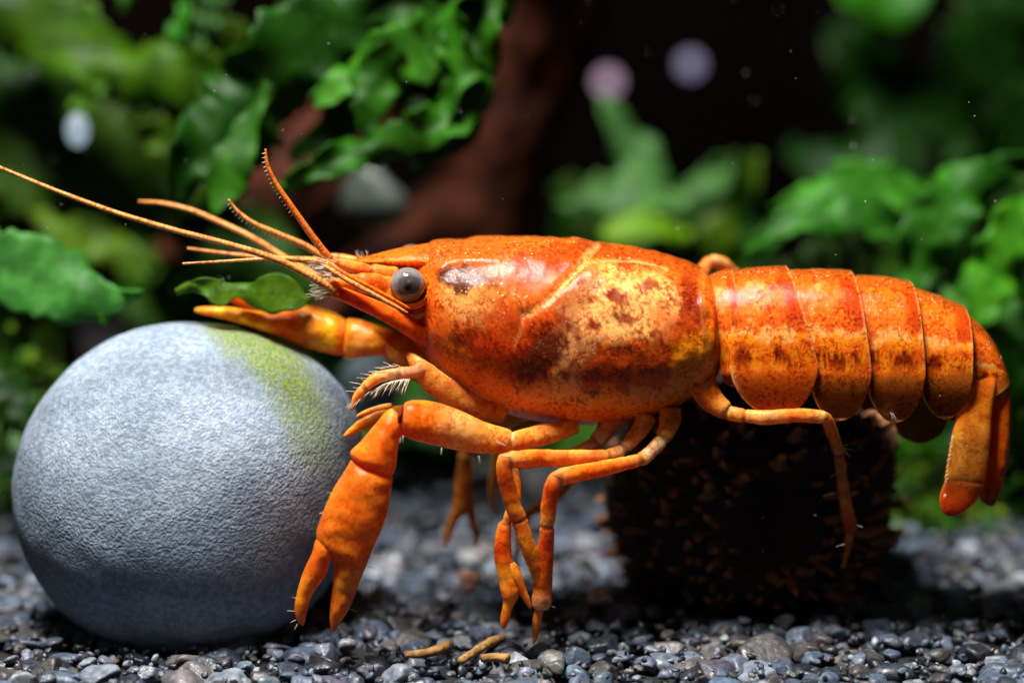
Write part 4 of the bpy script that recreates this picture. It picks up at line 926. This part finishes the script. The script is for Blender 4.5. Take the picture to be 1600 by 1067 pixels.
plant('hazy_plant', 'far blurred plant with grey green and yellow green leaves above the carapace', gbase(1050, 52), [
    ([(940, 150, 54, 6), (965, 190, 53, 22), (1000, 240, 52, 32), (1010, 290, 51, 30), (990, 340, 50, 12)], (.10, .24, .10), dict(roll=.3, ruffle=.8, freq=.5)),
    ([(870, 320, 50, 8), (930, 310, 50, 30), (1000, 300, 50, 38), (1070, 310, 50, 30), (1130, 270, 50, 22), (1155, 240, 50, 5)], (.12, .26, .11), dict(roll=.6, ruffle=1.0, freq=.5)),
    ([(940, 370, 46, 10), (990, 355, 46, 30), (1040, 355, 46, 26), (1080, 370, 46, 8)], (.28, .48, .02), dict(roll=.8, ruffle=.6, freq=.6)),
    ([(1180, 240, 52, 10), (1160, 300, 51, 28), (1130, 350, 50, 34), (1110, 400, 50, 20)], (.14, .24, .01), dict(roll=.3, ruffle=.8, freq=.5)),
    ([(1200, 410, 44, 10), (1195, 375, 44, 18), (1215, 360, 44, 14)], (.10, .36, .04), dict(roll=.8, ruffle=.5)),
    ([(880, 280, 58, 20), (960, 360, 57, 60), (1080, 400, 56, 60), (1200, 400, 55, 30)], (.05, .09, .02), dict(roll=.2, ruffle=.8, freq=.4))],
    [[(1020, 340, 52, 8), (1030, 500, 53, 9), (1040, 760, 53, 10)]])
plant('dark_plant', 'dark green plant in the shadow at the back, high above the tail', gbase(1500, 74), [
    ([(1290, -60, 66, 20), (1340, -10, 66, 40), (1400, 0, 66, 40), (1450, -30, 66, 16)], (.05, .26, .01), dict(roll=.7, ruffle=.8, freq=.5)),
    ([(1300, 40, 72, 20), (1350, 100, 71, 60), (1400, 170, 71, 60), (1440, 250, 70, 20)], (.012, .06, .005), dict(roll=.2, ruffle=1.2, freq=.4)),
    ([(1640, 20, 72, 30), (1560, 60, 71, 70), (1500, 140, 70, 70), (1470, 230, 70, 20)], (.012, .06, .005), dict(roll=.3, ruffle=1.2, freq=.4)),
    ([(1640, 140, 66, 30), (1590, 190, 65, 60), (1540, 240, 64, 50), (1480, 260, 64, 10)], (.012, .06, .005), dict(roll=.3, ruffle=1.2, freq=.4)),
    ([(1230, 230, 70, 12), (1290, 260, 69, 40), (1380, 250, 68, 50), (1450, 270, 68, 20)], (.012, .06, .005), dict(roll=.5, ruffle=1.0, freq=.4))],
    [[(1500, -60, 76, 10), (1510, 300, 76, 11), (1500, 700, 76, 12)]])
plant('low_plant', 'low dark green leaves at the back of the gravel beneath the carapace', gbase(760, 44), [
    ([(560, 560, 40, 14), (620, 620, 39, 40), (690, 660, 38, 44), (760, 690, 37, 30), (800, 720, 36, 8)], (.05, .14, .03), dict(roll=.6, ruffle=.8, freq=.6)),
    ([(640, 600, 34, 10), (680, 606, 34, 26), (720, 612, 34, 22), (760, 630, 34, 6)], (.08, .30, .03), dict(roll=.7, ruffle=.6, freq=.6)),
    ([(820, 660, 36, 8), (870, 668, 36, 28), (920, 680, 36, 26), (960, 700, 36, 6)], (.09, .30, .02), dict(roll=.6, ruffle=.6, freq=.6)),
    ([(760, 620, 46, 20), (840, 650, 46, 60), (920, 660, 46, 60), (1000, 700, 46, 20)], (.04, .12, .02), dict(roll=.3, ruffle=.9, freq=.5)),
    ([(540, 640, 44, 20), (600, 690, 43, 50), (680, 715, 42, 40), (740, 730, 41, 10)], (.03, .09, .02), dict(roll=.4, ruffle=.9, freq=.5))])
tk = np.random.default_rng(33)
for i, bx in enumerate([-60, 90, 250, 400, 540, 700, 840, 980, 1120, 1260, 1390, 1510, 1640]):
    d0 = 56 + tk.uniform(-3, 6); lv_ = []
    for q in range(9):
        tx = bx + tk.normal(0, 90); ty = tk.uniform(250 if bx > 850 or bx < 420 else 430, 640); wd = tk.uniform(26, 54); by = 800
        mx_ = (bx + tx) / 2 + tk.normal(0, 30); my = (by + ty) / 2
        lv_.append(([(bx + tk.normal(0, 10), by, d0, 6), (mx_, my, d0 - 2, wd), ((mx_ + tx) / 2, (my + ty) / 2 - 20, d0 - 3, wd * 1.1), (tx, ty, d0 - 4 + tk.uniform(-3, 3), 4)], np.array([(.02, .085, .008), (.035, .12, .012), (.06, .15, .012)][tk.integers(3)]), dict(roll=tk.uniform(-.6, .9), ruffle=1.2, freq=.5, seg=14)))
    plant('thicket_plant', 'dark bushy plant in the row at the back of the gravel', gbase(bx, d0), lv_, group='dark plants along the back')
# grey-green stone behind the far claw
odd_pebble(575, 592, 34, 3.6, (.10, .14, .15), 71, 'dull grey green stone standing behind the gap between claw and round stone', 1.2, 'background_stone')
odd_pebble(582, 305, 48, 3.6, (.07, .09, .07), 72, 'blurred pale grey green lump among the background leaves above the head', 1.6, 'background_stone')

# mossy low growth at the back
def moss(name, label, spots, n, seed, base):
    r_ = np.random.default_rng(seed); V, F, C = [], [], []; off = 0
    for k in range(n):
        s = spots[r_.integers(len(spots))]; px = r_.normal(s[0], s[3]); py = r_.normal(s[1], s[4]); d = s[2] + r_.normal(0, 3)
        c = P(px, py, d); L = r_.uniform(.8, 2.0); wd = L * r_.uniform(.25, .4); a = r_.normal(size=3); a[2] = abs(a[2]) * .8 + .2; a /= np.linalg.norm(a)
        b = np.cross(a, r_.normal(size=3)); b /= np.linalg.norm(b); nn = np.cross(a, b)
        q = [c, c + a * L * .35 + b * wd + nn * .1, c + a * L * .75 + b * wd * .7, c + a * L + nn * .25, c + a * L * .75 - b * wd * .7, c + a * L * .35 - b * wd + nn * .1]
        V += q; F.append(tuple(range(off, off + 6))); off += 6; col = np.array([(.05, .16, .02), (.10, .24, .02), (.16, .24, .015), (.03, .10, .015)][r_.integers(4)]) * r_.uniform(.7, 1.3); C += [col] * 6
    V = np.array(V); V[:, 2] = np.maximum(V[:, 2], GZ - .5)
    o = link(name, make_mesh(name, V, F, {'Col': np.array(C)}), M_LEAF); tag(o, label, 'moss', kind='stuff')
moss('moss', 'small dense green moss leaves carpeting the gravel at the back', [(1430, 740, 34, 26, 40), (1500, 790, 32, 50, 30), (1575, 740, 32, 40, 70), (1600, 800, 30, 40, 30), (1460, 820, 28, 50, 14), (640, 690, 46, 60, 24), (760, 705, 46, 80, 18), (900, 700, 46, 60, 22), (20, 660, 30, 40, 70), (60, 740, 30, 40, 40)], 2600, 5, None)

# ---------------------------------------------------------------- driftwood
def wood(root, ctrl, seed):
    C = catmull(np.array(ctrl, float), 8); p = P(C[:, 0], C[:, 1], C[:, 2]); r = C[:, 3] * .04 * (C[:, 2] - CAM[1]) / DIST
    R_ = tube_rings(p, r, 36); n, m, _ = R_.shape
    a = np.linspace(0, 6.283, m, endpoint=False)
    k = .16 * (vnoise(np.cos(a)[None] * 3 + seed, np.sin(a)[None] * 3 + np.arange(n)[:, None] * .04, seed) - .5) + .12 * (vnoise(np.arange(n)[:, None] * .12 + 0 * a[None], a[None] * 2, seed + 3) - .5)
    R_ = p[:, None] + (R_ - p[:, None]) * (1 + 2 * k)[..., None]
    v, f = loft(R_); part('branch', v, f, M_WOOD, root)
dw = thing('driftwood', 'blurred reddish brown driftwood branches standing in the dark background', 'driftwood', gbase(700, 66))
for k, c in enumerate([[(850, -90, 58, 95), (850, 0, 60, 85), (815, 120, 62, 80), (770, 240, 64, 80), (735, 400, 66, 80), (720, 640, 68, 90), (715, 860, 68, 100)],
                       [(740, 330, 64, 60), (660, 350, 60, 48), (600, 385, 56, 40), (540, 450, 52, 30), (480, 540, 50, 14)],
                       [(700, 90, 60, 30), (600, 130, 56, 55), (520, 220, 52, 62), (440, 300, 50, 58), (360, 360, 50, 40), (250, 400, 52, 18)],
                       [(-80, 230, 50, 40), (-10, 270, 50, 45), (40, 330, 50, 40), (70, 420, 50, 30), (80, 600, 52, 40), (80, 860, 52, 50)]]): wood(dw, c, 11 + k)

# ---------------------------------------------------------------- far points of light and drifting specks
def glint(px, py, d, r, col, e, label, group=None):  # glowing ball added to stand in for an out-of-focus light glint
    m, nt, b = new_mat('glint_glow'); b.inputs['Base Color'].default_value = (.02, .02, .02, 1)
    b.inputs['Emission Color'].default_value = (*col, 1); b.inputs['Emission Strength'].default_value = e
    v, f = ball(None, r, 14, 20); c = P(px, py, d)
    o = link('light_glint', make_mesh('light_glint', v, f), m, None, c); tag(o, label, 'light_spot', group); o.scale = (.82, 1, 1.2) if px < 400 else (1, 1, 1)
glint(950, 128, 92, 1.15, (.62, .40, .58), .85, 'round mauve point of light at the back, just above the hazy plant')
glint(1079, 101, 92, 1.1, (.44, .40, .66), .62, 'dim violet point of light at the back in the darkest part')
glint(121, 203, 30, 1.05, (.55, .72, .85), .55, 'pale blue white oval light spot among the olive leaves')

r_ = np.random.default_rng(9); V, F = [], []; off = 0; iv, if_ = ico(1)
for k in range(170):
    d = r_.uniform(-12, 30); c = P(r_.uniform(-40, 1640), r_.uniform(-20, 900), d)
    q = iv * (r_.uniform(.012, .034) if r_.random() < .9 else r_.uniform(.034, .055)) * r_.uniform(.6, 1.5, 3) + c; V.append(q); F.append(if_ + off); off += len(q)
o = link('drifting_specks', make_mesh('drifting_specks', np.concatenate(V), np.concatenate(F)), M_SPECK); tag(o, 'tiny white specks drifting in the water', 'specks', kind='stuff')
